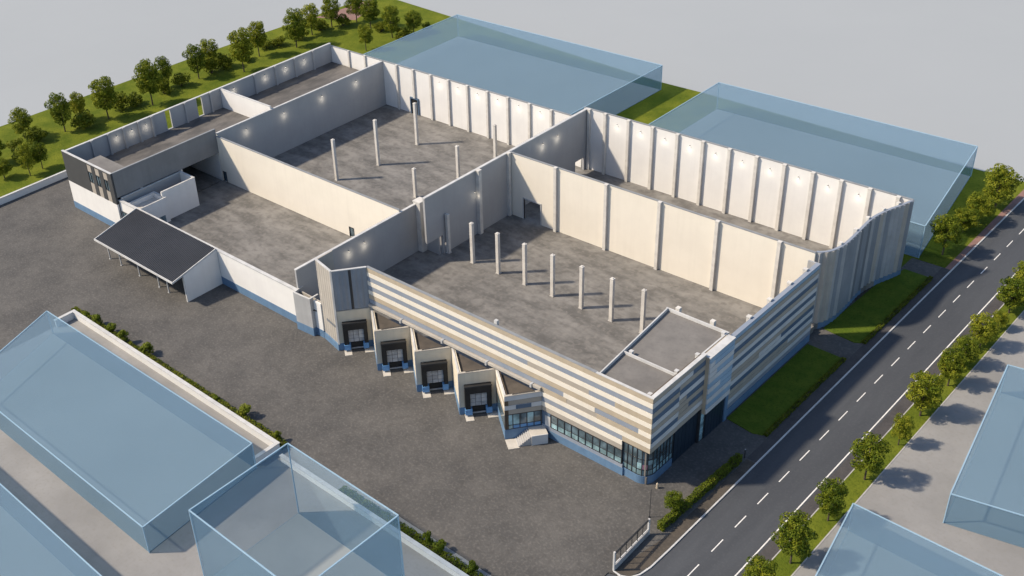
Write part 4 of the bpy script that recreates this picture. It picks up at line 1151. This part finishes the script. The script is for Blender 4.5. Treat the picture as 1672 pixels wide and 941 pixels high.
# hedges: dark woody core wrapped in small leaves
def hedge(name, label, p, q, w, h, n, mname='leaf_hedge', size=.12, group=None, seed=1, z=.02):
    rnd = random.Random(seed)
    p, q = Vector(p), Vector(q); d_ = (q - p); L_ = d_.length; d_.normalize(); nn = Vector((-d_.y, d_.x))
    H_ = Thing(name, label, 'hedge', (p.x, p.y, 0), group)
    H_.part('stems', MB().bar(tuple(p + d_ * .1), tuple(q - d_ * .1), w * .55, z, h * .75), 'soil')
    b = MB()
    for _ in range(n):
        s_ = rnd.uniform(0, L_); side = rnd.random()
        hh = h * (1 + .10 * math.sin(s_ * 1.7) + .08 * math.sin(s_ * 4.1 + 1)); ww = w * (1 + .12 * math.sin(s_ * 2.3 + 2))
        if side < .45:
            o_ = rnd.uniform(-.5, .5) * ww; zz = hh + rnd.gauss(0, .05); nv = Vector((0, 0, 1))
        else:
            sg = 1 if rnd.random() < .5 else -1
            o_ = sg * ww * (.5 + rnd.gauss(0, .05)); zz = rnd.uniform(.05, 1) * hh; nv = Vector((nn.x * sg, nn.y * sg, .3))
        if rnd.random() < .06:
            s_ = rnd.choice((0, L_)); zz = rnd.uniform(.05, 1) * hh; o_ = rnd.uniform(-.5, .5) * ww
        c2 = p + d_ * s_ + nn * o_
        leaf_quad(b, Vector((c2.x, c2.y, z + zz)), size, rnd, nv)
    H_.part('foliage', b, mname)
hedge('hedge', 'clipped bright green hedge between the yard and the road', (67.75, -1.3), (68.4, 15.9), .8, 1.15, 5200, seed=3)
hedge('hedge', 'long ragged low hedge in front of the white garden wall', (-34.5, -21.0), (20.2, -20.9), 1.0, .8, 9000, 'leaf_bush', .14, seed=4)
hedge('hedge', 'low hedge beyond the tall open glass cube', (33, -21.9), (62, -21.9), 1.1, .85, 5200, 'leaf_bush', .14, seed=5)
hedge('hedge', 'low clipped border along the roadside lawn by the long striped wall', (68.5, 22.4), (68.5, 44.6), .55, .42, 3600, 'leaf_bush', .10, seed=6)
hedge('hedge', 'low clipped border along the roadside lawn by the curved ribbed wall', (68.85, 50.0), (68.9, 73.0), .55, .42, 3700, 'leaf_bush', .10, seed=7)
GS = 'shrubs rising from the low hedges'
sh = [(-27.4, -20.9, 2.7, 1.2, 'leftmost tall shrub of the long low hedge'), (-23.6, -20.7, 2.4, 1.2, 'second shrub of the long low hedge'), (-19.7, -20.9, 2.9, 1.2, 'third shrub of the long low hedge'),
      (-13.9, -20.5, 2.7, 1.35, 'roundest bright shrub on the left half of the long low hedge'), (10.6, -20.3, 2.6, 1.3, 'bright shrub alone near the right end of the long low hedge'),
      (18.4, -20.7, 2.1, .8, 'small shrub at the right end of the long low hedge'), (-31.0, -20.9, 1.7, 1.1, 'low shrub at the left end of the long low hedge'), (-2.0, -20.9, 1.4, .9, 'small low shrub in the middle of the long low hedge'), (4.5, -20.9, 1.5, .9, 'low shrub between the hedge middle and the bright lone shrub'),
      (48.0, -21.5, 2.7, .75, 'narrow upright shrub right of the tall open glass cube'), (49.9, -21.4, 2.0, 1.0, 'round shrub next to the narrow upright one'), (55.1, -21.4, 2.2, .85, 'shrub at the bottom edge of the photo right of the tall cube')]
for i, (x, y, h, r, lb) in enumerate(sh): place_bush(x, y, h, r, lb, GS, i, .02, SHRUB, 2.2, 1.0, 'shrub')
